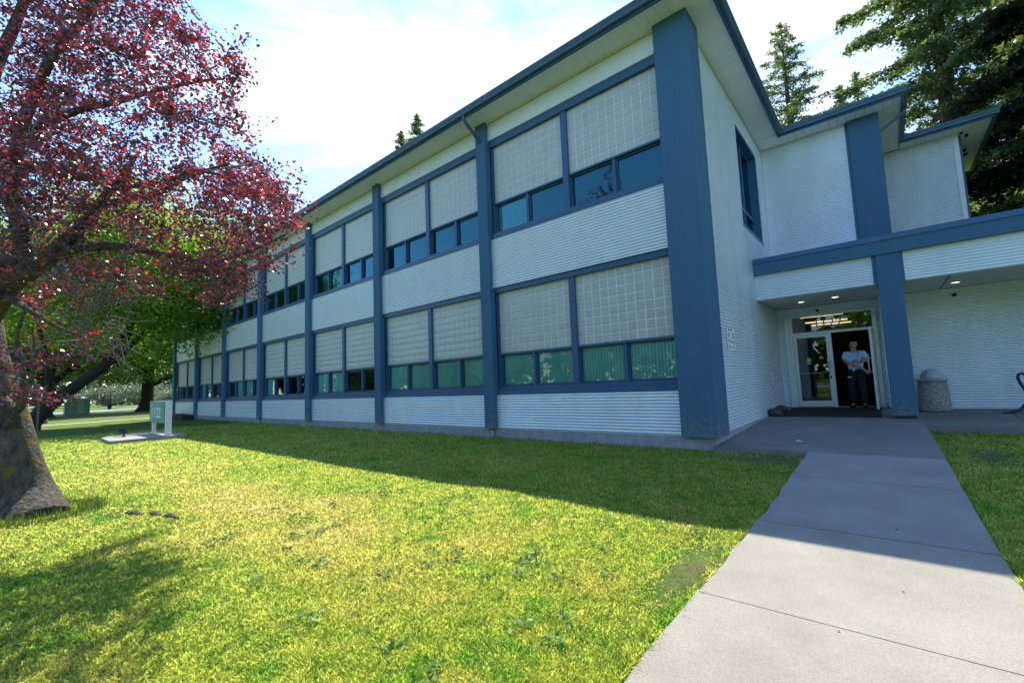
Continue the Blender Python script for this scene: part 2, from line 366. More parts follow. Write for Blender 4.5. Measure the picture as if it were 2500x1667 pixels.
# far path, street, verge
PALE = mat('pale_path_concrete', (.42, .40, .36), .9, var=.08)
ASPH = mat('street_asphalt', (.22, .22, .23), .9, var=.12, vscale=.5)
mb = MB(); mb.add([(-39.4, -60, .012), (-38.3, -60, .012), (-38.3, 60, .012), (-39.4, 60, .012)], [(0, 1, 2, 3)]); tag(mb.build('footpath', PALE), kind='structure')
mb = MB(); mb.add([(-101, -150, .012), (-77, -150, .012), (-72, 0, .012), (-80, 10, .012), (-104, 160, .012), (-140, 160, .012), (-112, 10, .012), (-98, 0, .012)], [(0, 1, 2, 7), (7, 2, 3, 6), (6, 3, 4, 5)]); tag(mb.build('street', ASPH), kind='structure')
mb = MB(); mb.add([(-480, -60, .012), (-150, -60, .012), (-150, -6, .012), (-480, 14, .012)], [(0, 1, 2, 3)]); tag(mb.build('car_park', ASPH), kind='structure')
mb = MB()
for (x0, y0, x1, y1) in ((-77, -150, -72, 0), (-72, 0, -80, 10), (-80, 10, -104, 160)):
    d = Vector((x1-x0, y1-y0, 0)).normalized(); n = Vector((d.y, -d.x, 0))*.3
    if n.x < 0: n = -n
    v = [(x0, y0, 0), (x0+n.x, y0+n.y, 0), (x1+n.x, y1+n.y, 0), (x1, y1, 0)]
    mb.add(v+[(a, b, .13) for a, b, c in v], [(4, 5, 6, 7), (0, 3, 7, 4), (1, 5, 6, 2)])
tag(mb.build('street_kerb', PALE), kind='structure')
# behind the viewer: street and verge mirrored in the door and window glass
mb = MB(); mb.add([(-70, -24, .012), (60, -24, .012), (60, -17, .012), (-70, -17, .012)], [(0, 1, 2, 3)]); tag(mb.build('front_street', ASPH), kind='structure')

# ------------------------------------------------------------------ the office building
B = thing('office_building', 'long two storey office block with blue pilasters, corrugated silver walls and glass block windows', 'building')
PW, S, X1 = .354, 4.9803, -5.2668
ZMB, ZS, ZM0, ZM1, ZH, ZSF = .25, 1.06, 3.743, 4.991, 7.643, 8.125
PITCHC = .0624
def corr(name, p0, p1, z0, z1, outv, m=METAL, amp=.0130, phase=0.0, parent=None):
    """corrugated sheet between plan points p0,p1 from z0 to z1, ribs horizontal, bulging along outv; its back plane lies on p0-p1"""
    n = max(8, int(round((z1-z0)/PITCHC*8))); mb = MB(); v = []; 
    for i in range(n+1):
        z = z0+(z1-z0)*i/n; cc = .5+.5*math.cos(2*math.pi*(z/PITCHC)+phase); o = 2*amp*cc**.42
        v += [(p0[0]+outv[0]*o, p0[1]+outv[1]*o, z), (p1[0]+outv[0]*o, p1[1]+outv[1]*o, z)]
    mb.add(v, [(2*i, 2*i+1, 2*i+3, 2*i+2) for i in range(n)])
    return mb.build(name, m, parent or B, smooth=True)
def screws(x0, x1, zs, y, step=.6):
    mb = MB()
    for z in zs:
        x = x0+.2
        while x < x1:
            mb.box(x-.006, x+.006, y-.006, y, z-.006, z+.006); x += step
    o = mb.build('sheet_screws', DARK, B); o['kind'] = 'stuff'
# foundation: plinth along the facade and under the gable
mb = MB(); mb.box(-35.6, -.10, -.02, .6, -.4, ZMB-.004); mb.box(-.60, -.10, .6, 6.85, -.4, ZMB-.004); mb.build('concrete_plinth', CONC, B)
# core walls behind the cladding (keep daylight out)
mb = MB()
for z0, z1 in ((ZMB, ZS+.05), (ZM0-.05, ZM1+.1), (ZH-.1, ZSF)):
    mb.box(-35.5, -.40, .034, .30, z0, z1)
mb.box(-35.5, -.35, 9.0, 9.2, 0, ZSF); mb.box(-35.5, -35.3, .3, 9, 0, ZSF)
mb.build('core_wall', DIM, B)
mb = MB(); mb.box(-35.4, -.35, .3, 9, 4.05, 4.4); mb.box(-35.4, -.35, .3, 9, .2, .45); mb.box(-35.4, -.35, .3, 9, 7.75, 7.9); mb.build('floor_slab', DIM, B)
mb = MB()
for k in range(1, 7): mb.box(X1+(k-1)*-S-.05-PW, X1+(k-1)*-S-.02-PW+.06, .3, 9, .45, 7.75)
mb.box(-35.3, -.4, 4.5, 4.6, .45, 7.75)
mb.build('partition_wall', DIM, B)
# pilasters
def pil(x0, x1, y0=-.13, y1=.05, z0=ZMB-.01, z1=ZSF):
    return MB().bbox(x0, x1, y0, y1, z0, z1, .012).build('pilaster', BLUE, B)
pil(-.653, 0, -.13, .522)
PX_R = [X1-k*S for k in range(7)]       # right edges of pilasters
for xr in PX_R: pil(xr-PW, xr, -.13, .06)
bays = [(X1, -.653)]+[(X1-(k+1)*S, X1-k*S-PW) for k in range(6)]
blocks = []
bm_v = []
def block_mesh():
    a = .090; i_ = .072; y0, y1, y2 = .0, -.004, -.008
    v = [(-a, y0, -a), (a, y0, -a), (a, y0, a), (-a, y0, a), (-a+.006, y1, -a+.006), (a-.006, y1, -a+.006), (a-.006, y1, a-.006), (-a+.006, y1, a-.006),
         (-i_, y2, -i_), (i_, y2, -i_), (i_, y2, i_), (-i_, y2, i_)]
    f = [(0, 1, 5, 4), (1, 2, 6, 5), (2, 3, 7, 6), (3, 0, 4, 7), (4, 5, 9, 8), (5, 6, 10, 9), (6, 7, 11, 10), (7, 4, 8, 11), (8, 9, 10, 11)]
    return v, f
bv, bf = block_mesh()
bme = bpy.data.meshes.new('glass_block'); bme.from_pydata(bv, [], bf); bme.materials.append(BLOCK); bme.update()
rr2 = random.Random(3)
def bay(k, xa, xb):
    # cladding strips
    corr('corrugated_panel', (xa, .0), (xb, .0), ZMB, ZS, (0, -1), phase=math.pi)
    corr('corrugated_panel', (xa, .0), (xb, .0), ZM0, ZM1, (0, -1))
    corr('corrugated_panel', (xa, .0), (xb, .0), ZH, ZSF-.03, (0, -1))
    if k < 3:
        screws(xa, xb, (ZM0+.14, (ZM0+ZM1)/2, ZM1-.14), -.012); screws(xa, xb, (ZMB+.1, ZS-.12), -.012)
    MB().box(xa, xb, -.045, .0, ZSF-.045, ZSF-.001).build('cream_cornice_bead', CREAM, B)
    MB().box(xa, xb, -.026, .012, ZMB-.012, ZMB).build('drip_flashing', WHITEMETAL, B)
    MB().box(xa, xb, .012, .16, 3.615, ZM0-.001).build('header', BLUEFRAME, B)
    MB().box(xa, xb, .012, .16, 7.465, ZH-.001).build('header', BLUEFRAME, B)
    # sills
    mb = MB(); v = [(xa, -.02, ZS+.001), (xb, -.02, ZS+.001), (xb, -.02, ZS+.095), (xa, -.02, ZS+.095), (xb, .10, 1.20), (xa, .10, 1.20), (xa, .10, ZS+.001), (xb, .10, ZS+.001)]
    mb.add(v, [(0, 1, 2, 3), (3, 2, 4, 5), (1, 0, 6, 7)]); mb.box(xa, xb, .06, .12, 1.15, 1.262); mb.build('sill', BLUEFRAME, B)
    MB().box(xa, xb, -.01, .12, ZM1+.001, 5.145).build('sill', BLUEFRAME, B)
    xm = (xa+xb)/2+.02
    for fl, (zb0, zb1, zg0, zg1) in enumerate(((2.085, 3.615, 1.27, 2.02), (5.96, 7.465, 5.15, 5.90))):
        fr = MB(); yf, yb = .075, .19
        jl, jr = xa+.0, xb-.0
        fr.box(jl, jl+.085, yf, yb, zg0-.01, zb1)                 # left jamb, outside the blocks
        fr.box(jr-.03, jr, yf, yb, zg0-.01, zb1)
        fr.box(xm-.075, xm+.075, yf-.035, yb, zg0-.01, zb1)       # central mullion
        fr.box(jl+.085, xm-.075, yf-.01, yb, zg1+.02, zb0); fr.box(xm+.075, jr-.03, yf-.01, yb, zg1+.02, zb0)
        win = fr.build('window', BLUEFRAME, B)
        half = []
        for h, (a, b_) in enumerate(((jl+.085, xm-.075), (xm+.075, jr-.03))):
            mid = (a+b_)/2+(-.02 if h == 0 else .02)
            for (c, d) in ((a, mid-.035), (mid+.035, b_)):
                half.append((c, d))
            MB().box(mid-.035, mid+.035, yf+.01, yb, zg0-.01, zg1+.02).build('mullion', BLUEFRAME, win)
            # glass block panel
            nb = 11; nr = 8; pw = (b_-a)/nb; ph = (zb1-zb0)/nr
            MB().box(a, b_, .108, .14, zb0, zb1).build('mortar_bed', MORTAR, win)
            for i in range(nb):
                for j in range(nr):
                    blocks.append((a+(i+.5)*pw, .108, zb0+(j+.5)*ph, pw/.19, ph/.19))
        for q, (c, d) in enumerate(half):
            sash = MB(); t = .035
            sash.box(c, d, .14, .18, zg0, zg0+t); sash.box(c, d, .14, .18, zg1+.02-t, zg1+.02); sash.box(c, c+t, .14, .18, zg0+t, zg1+.02-t); sash.box(d-t, d, .14, .18, zg0+t, zg1+.02-t)
            sash.build('sash', BLUEFRAME, win)
            MB().add([(c, .165, zg0), (d, .165, zg0), (d, .165, zg1), (c, .165, zg1)], [(0, 1, 2, 3)]).build('pane', GLASS if fl else GLASSLOW, win)
            if (fl == 0 and (k <= 1 or (k == 2 and q < 2) or (k > 2 and rr2.random() < .35))) or (fl == 1 and k == 0 and q == 0):
                n = 15; w = (d-c)/n; mb = MB()
                for i in range(n):
                    x = c+i*w; mb.add([(x, .186, zg0), (x+w*.76, .205, zg0), (x+w*.76, .205, zg1), (x, .186, zg1)], [(0, 1, 2, 3)])
                mb.build('vertical_blind', BLIND, win)
    # ceiling strips seen through the upper panes
for k, (a, b_) in enumerate(bays): bay(k, a, b_)
blocks.sort(key=lambda b: (b[0]-CAM[0])**2+(b[2]-CAM[2])**2+(b[1]-CAM[1])**2)
for (x, y, z, sx, sz) in blocks[:300]:
    o = bpy.data.objects.new('glass_block', bme); COL.objects.link(o); o.parent = B
    o.location = (x, y+rr2.uniform(-.0015, .0015), z); o.scale = (sx, 1, sz); o.rotation_euler = (rr2.uniform(-.003, .003), 0, rr2.uniform(-.003, .003))
bva = np.array(bv); bfa = [f for f in bf]
rest = np.array(blocks[300:]); VV = (bva[None]*np.stack([rest[:, 3], np.ones(len(rest)), rest[:, 4]], 1)[:, None, :]+rest[:, None, :3]).reshape(-1, 3)
FF = (np.array(bfa)[None]+(np.arange(len(rest))*12)[:, None, None]).reshape(-1, 4)
o = np_mesh('glass_block_wall', VV, FF, BLOCK, B); o['kind'] = 'stuff'

# gable wall
XG = -.139
corr('corrugated_panel', (XG, .522), (XG, 3.6), .25, ZSF-.02, (1, 0))
corr('corrugated_panel', (XG, 5.86), (XG, 6.74), 3.2, ZSF-.02, (1, 0))
corr('corrugated_panel', (XG, 3.6), (XG, 6.84), .25, 5.0, (1, 0))
corr('corrugated_panel', (XG, 3.6), (XG, 5.86), 7.60, ZSF-.02, (1, 0))
mb = MB(); mb.box(-.38, XG-.004, .53, 3.6, .2, ZSF); mb.box(-.38, XG-.004, 5.87, 9, .2, ZSF); mb.box(-.38, XG-.004, 3.6, 5.87, .2, 4.98); mb.box(-.38, XG-.004, 3.6, 5.87, 7.61, ZSF); mb.build('core_wall', DIM, B)
MB().box(XG, XG+.035, .522, 6.74, ZSF-.035, ZSF-.001).build('cream_cornice_bead', CREAM, B)
MB().box(XG-.02, XG+.035, .522, 6.84, .235, .25).build('drip_flashing', WHITEMETAL, B)
# gable window, recessed
gw = MB()
gw.box(-.42, XG+.012, 3.60, 3.66, 5.0, 7.6); gw.box(-.42, XG+.012, 5.80, 5.86, 5.0, 7.6); gw.box(-.42, XG+.012, 3.66, 5.80, 7.54, 7.6); gw.box(-.42, XG+.03, 3.60, 5.90, 4.93, 5.02)
gwin = gw.build('window', BLUETRIM, B)
MB().box(-.37, -.27, 4.62, 4.70, 5.02, 7.54).build('mullion', BLUEFRAME, gwin)
MB().box(-.37, -.27, 3.66, 4.62, 5.62, 5.70).box(-.37, -.27, 4.70, 5.80, 5.62, 5.70).build('transom_bar', BLUEFRAME, gwin)
MB().box(-.36, -.30, 3.66, 3.74, 5.02, 7.54).box(-.36, -.30, 5.72, 5.80, 5.02, 7.54).box(-.36, -.30, 3.74, 4.62, 7.46, 7.54).box(-.36, -.30, 4.70, 5.72, 7.46, 7.54).build('sash', BLUEFRAME, gwin)
MB().add([(-.33, 3.66, 5.02), (-.33, 5.80, 5.02), (-.33, 5.80, 7.54), (-.33, 3.66, 7.54)], [(0, 1, 2, 3)]).build('pane', GLASS, gwin)

# wing, upper part
YD1, YD2, YD = 6.746, 9.818, 6.845
corr('corrugated_panel', (XG+.02, YD1), (2.0, YD1), 4.0, ZSF-.03, (0, -1))
MB().box(XG+.02, 2.0, YD1-.04, YD1, ZSF-.045, ZSF-.001).build('cream_cornice_bead', CREAM, B)
MB().box(XG+.021, XG+.05, YD1-.045, YD1-.001, 4.0, ZSF-.046).build('corner_flashing', WHITEMETAL, B)
MB().box(2.0, 2.064, YD1-.03, YD1+.05, 4.0, ZSF).build('dark_blue_trim', BLUETRIM, B)
pil(2.064, 2.745, 6.66, 7.3, 4.0, ZSF)
mb = MB(); mb.box(-.14, 2.74, YD1+.02, 9.8, 3.3, ZSF-.01); mb.box(2.70, 4.55, YD2+.02, 13.2, 3.3, ZSF-.01); mb.build('core_wall', DIM, B)
corr('corrugated_panel', (2.70, YD2), (4.46, YD2), 3.9, ZSF-.01, (0, -1))
MB().box(4.46, 4.575, YD2-.045, YD2+.06, 3.9, ZSF-.003).build('white_corner_trim', WHITE, B)
MB().box(4.55, 4.66, YD2+.2, 12.8, 3.9, ZSF-.003).build('dark_blue_trim', BLUETRIM, B)

# roof edge: soffits, fascia, gutter
path = [(-36.2, -.62), (.47, -.62), (.47, 6.14), (3.24, 6.14), (3.24, 9.21), (5.26, 9.21), (5.26, 13.6)]
def offs(path, o):
    res = []
    n = len(path)
    for i in range(n):
        ns = []
        if i > 0: d = Vector(path[i])-Vector(path[i-1]); d.normalize(); ns.append(Vector((d.y, -d.x)))
        if i < n-1: d = Vector(path[i+1])-Vector(path[i]); d.normalize(); ns.append(Vector((d.y, -d.x)))
        m = sum(ns, Vector((0, 0))) if len(ns) == 1 else (ns[0]+ns[1])/(1+ns[0].dot(ns[1]))
        res.append((path[i][0]+m.x*o, path[i][1]+m.y*o))
    return res
def sweep(prof, path, mb):
    rows = [offs(path, o) for o, z in prof]; n = len(path); k = len(prof); v = []
    for j in range(k):
        for i in range(n): v.append((*rows[j][i], prof[j][1]))
    f = [(j*n+i, j*n+i+1, (j+1)*n+i+1, (j+1)*n+i) for j in range(k-1) for i in range(n-1)]
    f += [tuple(j*n for j in range(k)), tuple(j*n+n-1 for j in reversed(range(k)))]
    return mb.add(v, f)
sweep([(-.02, 8.14), (-.02, 8.085), (.018, 8.085), (.018, 8.25), (-.02, 8.25)], path, MB()).build('fascia_board', BLUETRIM, B)
sweep([(.02, 8.24), (.02, 8.128), (.085, 8.128), (.098, 8.15), (.098, 8.185), (.112, 8.20), (.112, 8.225), (.125, 8.24), (.13, 8.272), (.118, 8.272), (.115, 8.245), (.03, 8.235)], path, MB()).build('gutter', GUTTER, B)
mb = MB()
mb.box(-36.18, .45, -.60, 9.3, 8.145, 8.235); mb.box(.45, 3.22, 6.16, 9.3, 8.145, 8.235); mb.box(-.2, 5.24, 9.3, 13.6, 8.145, 8.235); mb.box(3.22, 5.24, 9.23, 9.3, 8.145, 8.235)
mb.build('roof_deck', mat('roof_membrane', (.16, .16, .165), .9), B)
# soffit boards, 0.2 m modules with open joints
sm = {}
def soff(w, d, ribs='x'):
    key = (round(w, 3), round(d, 3), ribs)
    if key not in sm:
        mb = MB(); n = 7; rec = .004
        for i in range(n):
            t0, t1 = i/n, (i+1)/n
            if ribs == 'x': mb.box(-w/2+w*t0+.002, -w/2+w*t1-.002, -d/2, d/2, -.008, 0)
            else: mb.box(-w/2, w/2, -d/2+d*t0+.002, -d/2+d*t1-.002, -.008, 0)
        mb.box(-w/2, w/2, -d/2, d/2, 0, .006)
        o = mb.build('soffit_board', SOFFIT, B); me = o.data; bpy.data.objects.remove(o); sm[key] = me
    return sm[key]
def place_soff(cx, cy, w, d, ribs='x'):
    o = bpy.data.objects.new('soffit_board', soff(w, d, ribs)); COL.objects.link(o); o.parent = B; o.location = (cx, cy, ZSF+.004+rr2.uniform(0, .001))
x = -.05-.1
while x > -14:
    place_soff(x-.6*0, -.30, .194, .62); x -= .2
MB().box(-36.18, x+.1, -.61, .012, ZSF-.004, ZSF+.008).build('soffit', SOFFIT, B)
y = -.50
while y < 6.0:
    place_soff(.155, y, .59, .194, 'y'); y += .2
mb = MB(); mb.box(-.05, .455, -.612, -.605, ZSF-.004, ZSF+.008); mb.build('soffit_trim', SOFFIT, B)
x = .57
while x < 3.2:
    place_soff(x, 6.44, .194, .58); x += .2
y = 6.84
while y < 9.78:
    place_soff(2.98, y, .49, .194, 'y'); y += .2
x = 3.35
while x < 5.2:
    place_soff(x, 9.51, .194, .57); x += .2
MB().box(4.5, 5.25, 9.8, 13.6, ZSF-.004, ZSF+.008).build('soffit', SOFFIT, B)
MB().box(-.14, .47, 6.03, 6.74, ZSF-.004, ZSF+.008).build('soffit', SOFFIT, B)
# downspouts
def dspout(pts, r=.038): return MB().tube(pts, r, 4).build('downspout', GUTTER, B)
dspout([(-5.46, -.66, 8.15), (-5.46, -.66, 8.03), (-5.46, -.58, 7.96), (-5.44, -.10, 7.62)], .045)
dspout([(3.29, 7.05, 8.15), (3.29, 7.05, 8.05), (3.20, 7.05, 7.99), (2.74, 7.05, 7.72)], .045)
dspout([(-5.46-3*S, -.66, 8.15), (-5.46-3*S, -.66, 8.03), (-5.46-3*S, -.58, 7.96), (-5.44-3*S, -.10, 7.62)], .045)
for xx in (-5.40, -5.40-3*S, -5.42-5*S):
    MB().tube([(xx, -.075, .26), (xx, -.075, -.03)], .035, 12).build('drain_pipe', TEALPIPE, B, smooth=True)
    MB().tube([(xx, -.075, .30), (xx, -.075, .205)], .042, 12).build('pipe_collar', DARK, B, smooth=True)

# canopy: blue band, corrugated fascia, ceiling, column
YC = 4.351
mb = MB(); mb.box(-.125, 12, 4.225, 6.8, 3.79, 4.075); mb.build('canopy_band', BLUE, B)
mb = MB(); mb.box(-.123, 12, 4.195, 6.8, 4.085, 4.20); mb.box(-.12, 12, 4.215, 6.75, 4.07, 4.09); mb.build('canopy_flashing', BLUETRIM, B)
corr('corrugated_panel', (-.125, YC), (2.262, YC), 3.15, 3.79, (0, -1)); corr('corrugated_panel', (2.80, YC), (12, YC), 3.15, 3.79, (0, -1))
MB().box(-.125, 2.26, YC-.036, YC-.001, 3.755, 3.789).box(2.80, 12, YC-.036, YC-.001, 3.755, 3.789).build('cream_cornice_bead', CREAM, B)
MB().box(-.127, -.10, YC-.03, YC+.02, 3.15, 3.755).build('corner_flashing', WHITEMETAL, B)
MB().box(2.264, 2.33, YC-.02, YC+.02, 3.13, 3.789).build('dark_blue_trim', BLUETRIM, B); MB().box(2.745, 2.798, YC-.02, YC+.02, 3.13, 3.789).build('dark_blue_trim', BLUETRIM, B)
MB().bbox(2.328, 2.748, 4.27, 4.75, .275, 3.789, .01).build('column', BLUE, B)
MB().box(2.36, 2.71, 4.31, 4.70, .18, .275).build('column_base', DARK, B)
mb = MB(); mb.box(XG+.01, 12, YC+.022, YD+.1, 3.15, 3.20); mb.build('entrance_ceiling', mat('entrance_ceiling_paint', (.60, .60, .58), .7, var=.05), B)
mb = MB(); mb.box(XG, 12, YC+.022, 4.4, 3.2, 3.789); mb.build('core_wall', DIM, B)
MB().box(3.49, 3.515, YC+.03, 6.53, 3.142, 3.149).build('ceiling_joint', DIM, B)
LAMP = emit('downlight_glow', (1.0, .93, .82), 1.6)
for (x, y) in ((.703, 5.58), (1.459, 5.47), (3.693, 5.61)):
    d = MB().lathe([(.085, 3.149), (.10, 3.142), (.085, 3.137), (.075, 3.146)], (x, y), 24).build('downlight', WHITEMETAL, B, True)
    MB().lathe([(.073, 3.1445), (.0, 3.1445)], (x, y), 20).build('lamp', LAMP, d)
for (x, y, z) in ((.93, YD-.03, 3.02), (3.74, 6.52, 2.98)):
    MB().lathe([(.0, z-.05), (.03, z-.04), (.045, z-.01), (.045, z+.02), (.02, z+.03)], (x, y), 14).build('security_camera', DARK, B, True)
# entrance wall (recessed) with the door set
ZF = .28
corr('corrugated_panel', (XG+.02, YD), (.085, YD), ZF, 3.15, (0, -1)); corr('corrugated_panel', (2.21, YD), (2.32, YD), ZF, 3.15, (0, -1)); corr('corrugated_panel', (.085, YD), (2.21, YD), 2.915, 3.15, (0, -1))
MB().box(XG+.021, XG+.045, YD-.04, YD-.001, ZF, 3.149).build('corner_flashing', WHITEMETAL, B)
corr('corrugated_panel', (2.335, 6.55), (12, 6.55), .265, 3.15, (0, -1))
MB().box(2.315, 2.337, 6.515, 6.84, ZF, 3.149).build('white_corner_trim', WHITEMETAL, B)
MB().box(2.337, 12, 6.552, 6.7, .2, 3.3).box(2.24, 12, 6.86, 7.0, .2, 3.3).build('core_wall', DIM, B)
fr = MB()
fr.box(.077, .190, YD-.10, YD+.06, ZF, 2.915); fr.box(2.128, 2.22, YD-.10, YD+.06, ZF, 2.915); fr.box(.190, 2.128, YD-.06, YD+.06, 2.86, 2.915)
fr.box(.190, .262, YD-.05, YD+.05, ZF, 2.86); fr.box(.262, 2.128, YD-.045, YD+.045, 2.352, 2.415); fr.box(1.135, 1.19, YD-.04, YD+.04, ZF, 2.352)
DF = fr.build('door_frame', WHITEMETAL, B)
MB().add([(.262, YD, 2.415), (2.128, YD, 2.415), (2.128, YD, 2.86), (.262, YD, 2.86)], [(0, 1, 2, 3)]).build('pane', DOORGLASS, DF)
def leaf(w):
    mb = MB(); h = 2.06; t = .022
    mb.box(0, .075, -t, t, 0, h); mb.box(w-.075, w, -t, t, 0, h); mb.box(.075, w-.075, -t, t, 0, .17); mb.box(.075, w-.075, -t, t, h-.09, h)
    d = mb.build('door', WHITEMETAL, B)
    MB().add([(.075, 0, .17), (w-.075, 0, .17), (w-.075, 0, h-.09), (.075, 0, h-.09)], [(0, 1, 2, 3)]).build('pane', DOORGLASS, d)
    MB().tube([(.05, .06, .95), (w-.05, .06, .95)], .016, 10).build('push_bar', WHITEMETAL, d, True)
    MB().tube([(w-.05, -.02, 1.28), (w-.05, -.09, 1.27), (w-.05, -.095, 1.2), (w-.05, -.095, 1.0), (w-.05, -.085, .93), (w-.05, -.02, .92)], .013, 8).build('handle', WHITEMETAL, d, True)
    MB().box(w-.06, w-.02, -.028, -.0225, .78, .86).build('lock', DARK, d)
    return d
d1 = leaf(.865); d1.location = (.268, YD, ZF+.008)
STK = MB().lathe([(.0, 0), (.055, 0)], (0, 0), 20); 
st = STK.build('sticker', mat('yellow_green_sticker', (.45, .55, .04), .5), d1); st.rotation_euler = (R(90), 0, 0); st.location = (.34, -.026, 1.33)
MB().box(.29, .39, -.0265, -.0255, 1.21, 1.265).build('sticker', mat('blue_sticker', (.10, .35, .6), .5), d1)
d2 = leaf(.90); d2.location = (2.10, YD-.03, ZF+.008); d2.rotation_euler = (0, 0, R(180+88)); d2.scale = (.55, 1, 1)
d2.scale = (1, 1, 1)
MB().box(1.19, 2.1, YD-.05, YD+.05, ZF, ZF+.012).build('threshold', WHITEMETAL, B)
def text(body, size, loc, rot, m, parent, name, ext=.004, align='CENTER', sx=1):
    c = bpy.data.curves.new(name, 'FONT'); c.body = body; c.size = size; c.extrude = ext; c.align_x = align; c.materials.append(m)
    o = bpy.data.objects.new(name, c); COL.objects.link(o); o.parent = parent; o.location = loc; o.rotation_euler = rot; o.scale = (sx, 1, 1)
    bpy.context.view_layer.update(); me = bpy.data.meshes.new_from_object(o.evaluated_get(bpy.context.evaluated_depsgraph_get())); me.name = name
    q = bpy.data.objects.new(name, me); COL.objects.link(q); q.parent = parent; q.location = loc; q.rotation_euler = rot; q.scale = (sx, 1, 1); bpy.data.objects.remove(o); return q
NUMG = mat('grey_numerals', (.30, .33, .35), .4)
for i, ch in enumerate('1122'): text(ch, .30, (1.14+(i-1.5)*.175, YD-.03, 2.53), (R(90), 0, 0), NUMG, DF, 'numeral', .008, sx=1.05)
# lobby
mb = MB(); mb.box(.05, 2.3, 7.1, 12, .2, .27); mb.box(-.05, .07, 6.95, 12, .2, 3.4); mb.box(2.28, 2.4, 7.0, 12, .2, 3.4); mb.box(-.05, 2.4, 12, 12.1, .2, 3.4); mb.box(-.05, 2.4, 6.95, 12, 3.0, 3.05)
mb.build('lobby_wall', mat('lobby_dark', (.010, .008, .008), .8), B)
mb = MB(); mb.box(.3, .9, 10.5, 11, .27, 1.3); mb.box(1.3, 2.2, 11.2, 11.9, .27, 2.1); mb.build('lobby_cabinet', DARK, B)
TUBE = emit('fluorescent_tube', (1.0, .72, .34), .6)
for i, (y, xa_, xb_) in enumerate(((8.0, .35, 1.45), (10.0, .25, 1.45), (11.2, .3, 1.5))):
    MB().box(xa_, xb_, y-.05, y+.05, 2.96, 2.998).build('ceiling_lamp', TUBE, B)
# signs on the gable wall
INK = mat('dark_ink', (.03, .035, .05), .6); RED = mat('red_ink', (.35, .08, .08), .6)
def wallsign(z0, z1, rows, label, red):
    s = thing('wall_sign', label, 'sign', (XG+.03, 1.535, 0), group='notices on the gable wall')
    MB().box(0, .008, -.28, .28, z0, z1).build('panel', WHITE, s)
    for (y0, w, z, h) in rows: MB().box(.0085, .0095, y0, y0+w, z, z+h).build('print', INK, s)
    if red: MB().box(.0085, .0095, -.27, .27, z1-.016, z1-.008).box(.0085, .0095, -.27, .27, z0+.01, z0+.018).build('border', RED, s)
    return s
rows = []
def words(y, z, h, n, w):
    for i in range(n):
        ww = w*(.7+.5*rr2.random()); rows.append((y, ww, z, h)); y += ww+.012
words(-.20, 2.205, .026, 5, .055); words(-.23, 2.135, .018, 3, .045); words(.06, 2.135, .018, 3, .05); words(-.23, 2.095, .018, 3, .05); words(.06, 2.095, .018, 3, .04); words(-.23, 2.055, .018, 2, .04); words(.06, 2.055, .018, 3, .055)
wallsign(1.985, 2.275, rows, 'larger white notice with red border lines on the corrugated gable wall', True); rows = []
words(-.20, 1.905, .014, 1, .05); words(.08, 1.905, .014, 1, .05); words(-.22, 1.873, .016, 2, .06); words(.06, 1.873, .016, 2, .06); words(-.22, 1.838, .016, 3, .05); words(.06, 1.838, .016, 3, .05)
wallsign(1.80, 1.94, rows, 'smaller white notice below the red bordered one on the gable wall', False)
# utility outlets near the inner corner
mb = MB()
for z in (1.22, 1.12, 1.02, .92): mb.box(XG+.02, XG+.06, 5.35, 5.42, z, z+.06)
mb.box(XG+.02, XG+.035, 5.55, 5.60, .78, 1.02); mb.build('hose_bib', WHITEMETAL, B)
text('3', .17, (-13.62, -.026, .86), (R(90), 0, 0), WHITE, B, 'painted_numeral', .001)

# ------------------------------------------------------------------ small things by the entrance
dm = MB().bbox(.16, 2.14, 4.42, 6.66, 0, .012, .02).build('door_mat', BLACKR)
tag(dm, 'long black rubber mat lying in front of the open glass doors', 'door mat')
for v in dm.data.vertices: v.co.z += lz(v.co.y)+.003
def rock(loc, r, label):
    mb = MB(); rings = 6; seg = 9; v = [(0, 0, r*.75)]
    for i in range(1, rings):
        th = math.pi*i/rings
        for k in range(seg):
            ph = 2*math.pi*k/seg; d = r*(1+.22*mnoise.noise(Vector((math.cos(ph)*1.5+loc[0]*9, math.sin(ph)*1.5, th*2))))
            v.append((d*math.sin(th)*math.cos(ph)*1.15, d*math.sin(th)*math.sin(ph), d*.75*math.cos(th)))
    v.append((0, 0, -r*.75)); n = len(v)
    f = [(0, 1+k, 1+(k+1) % seg) for k in range(seg)]+[(1+i*seg+k, 1+(i+1)*seg+k, 1+(i+1)*seg+(k+1) % seg, 1+i*seg+(k+1) % seg) for i in range(rings-2) for k in range(seg)]
    f += [(n-1, 1+(rings-2)*seg+(k+1) % seg, 1+(rings-2)*seg+k) for k in range(seg)]
    o = mb.add(v, f).build('rock', mat('dark_wet_stone', (.05, .052, .05), .5, var=.5, vscale=12)); o.location = loc; tag(o, label, 'rock', 'stones by the mat'); return o
rock((.03, 4.50, lz(4.5)+.09), .15, 'dark rounded rock nearer the lawn, at the mat\'s left corner')
rock((.05, 5.35, lz(5.3)+.09), .14, 'dark rounded rock farther back, tucked against the wall by the mat')
pp = MB().add([(-.05, -.03, 0), (.06, -.035, .008), (.055, .04, .002), (-.04, .035, .014)], [(0, 1, 2, 3)]).build('paper_scrap', WHITE); pp.location = (1.04, .8, lz(.8)+.004)
tag(pp, 'small white scrap of paper on the grey entrance landing', 'litter')
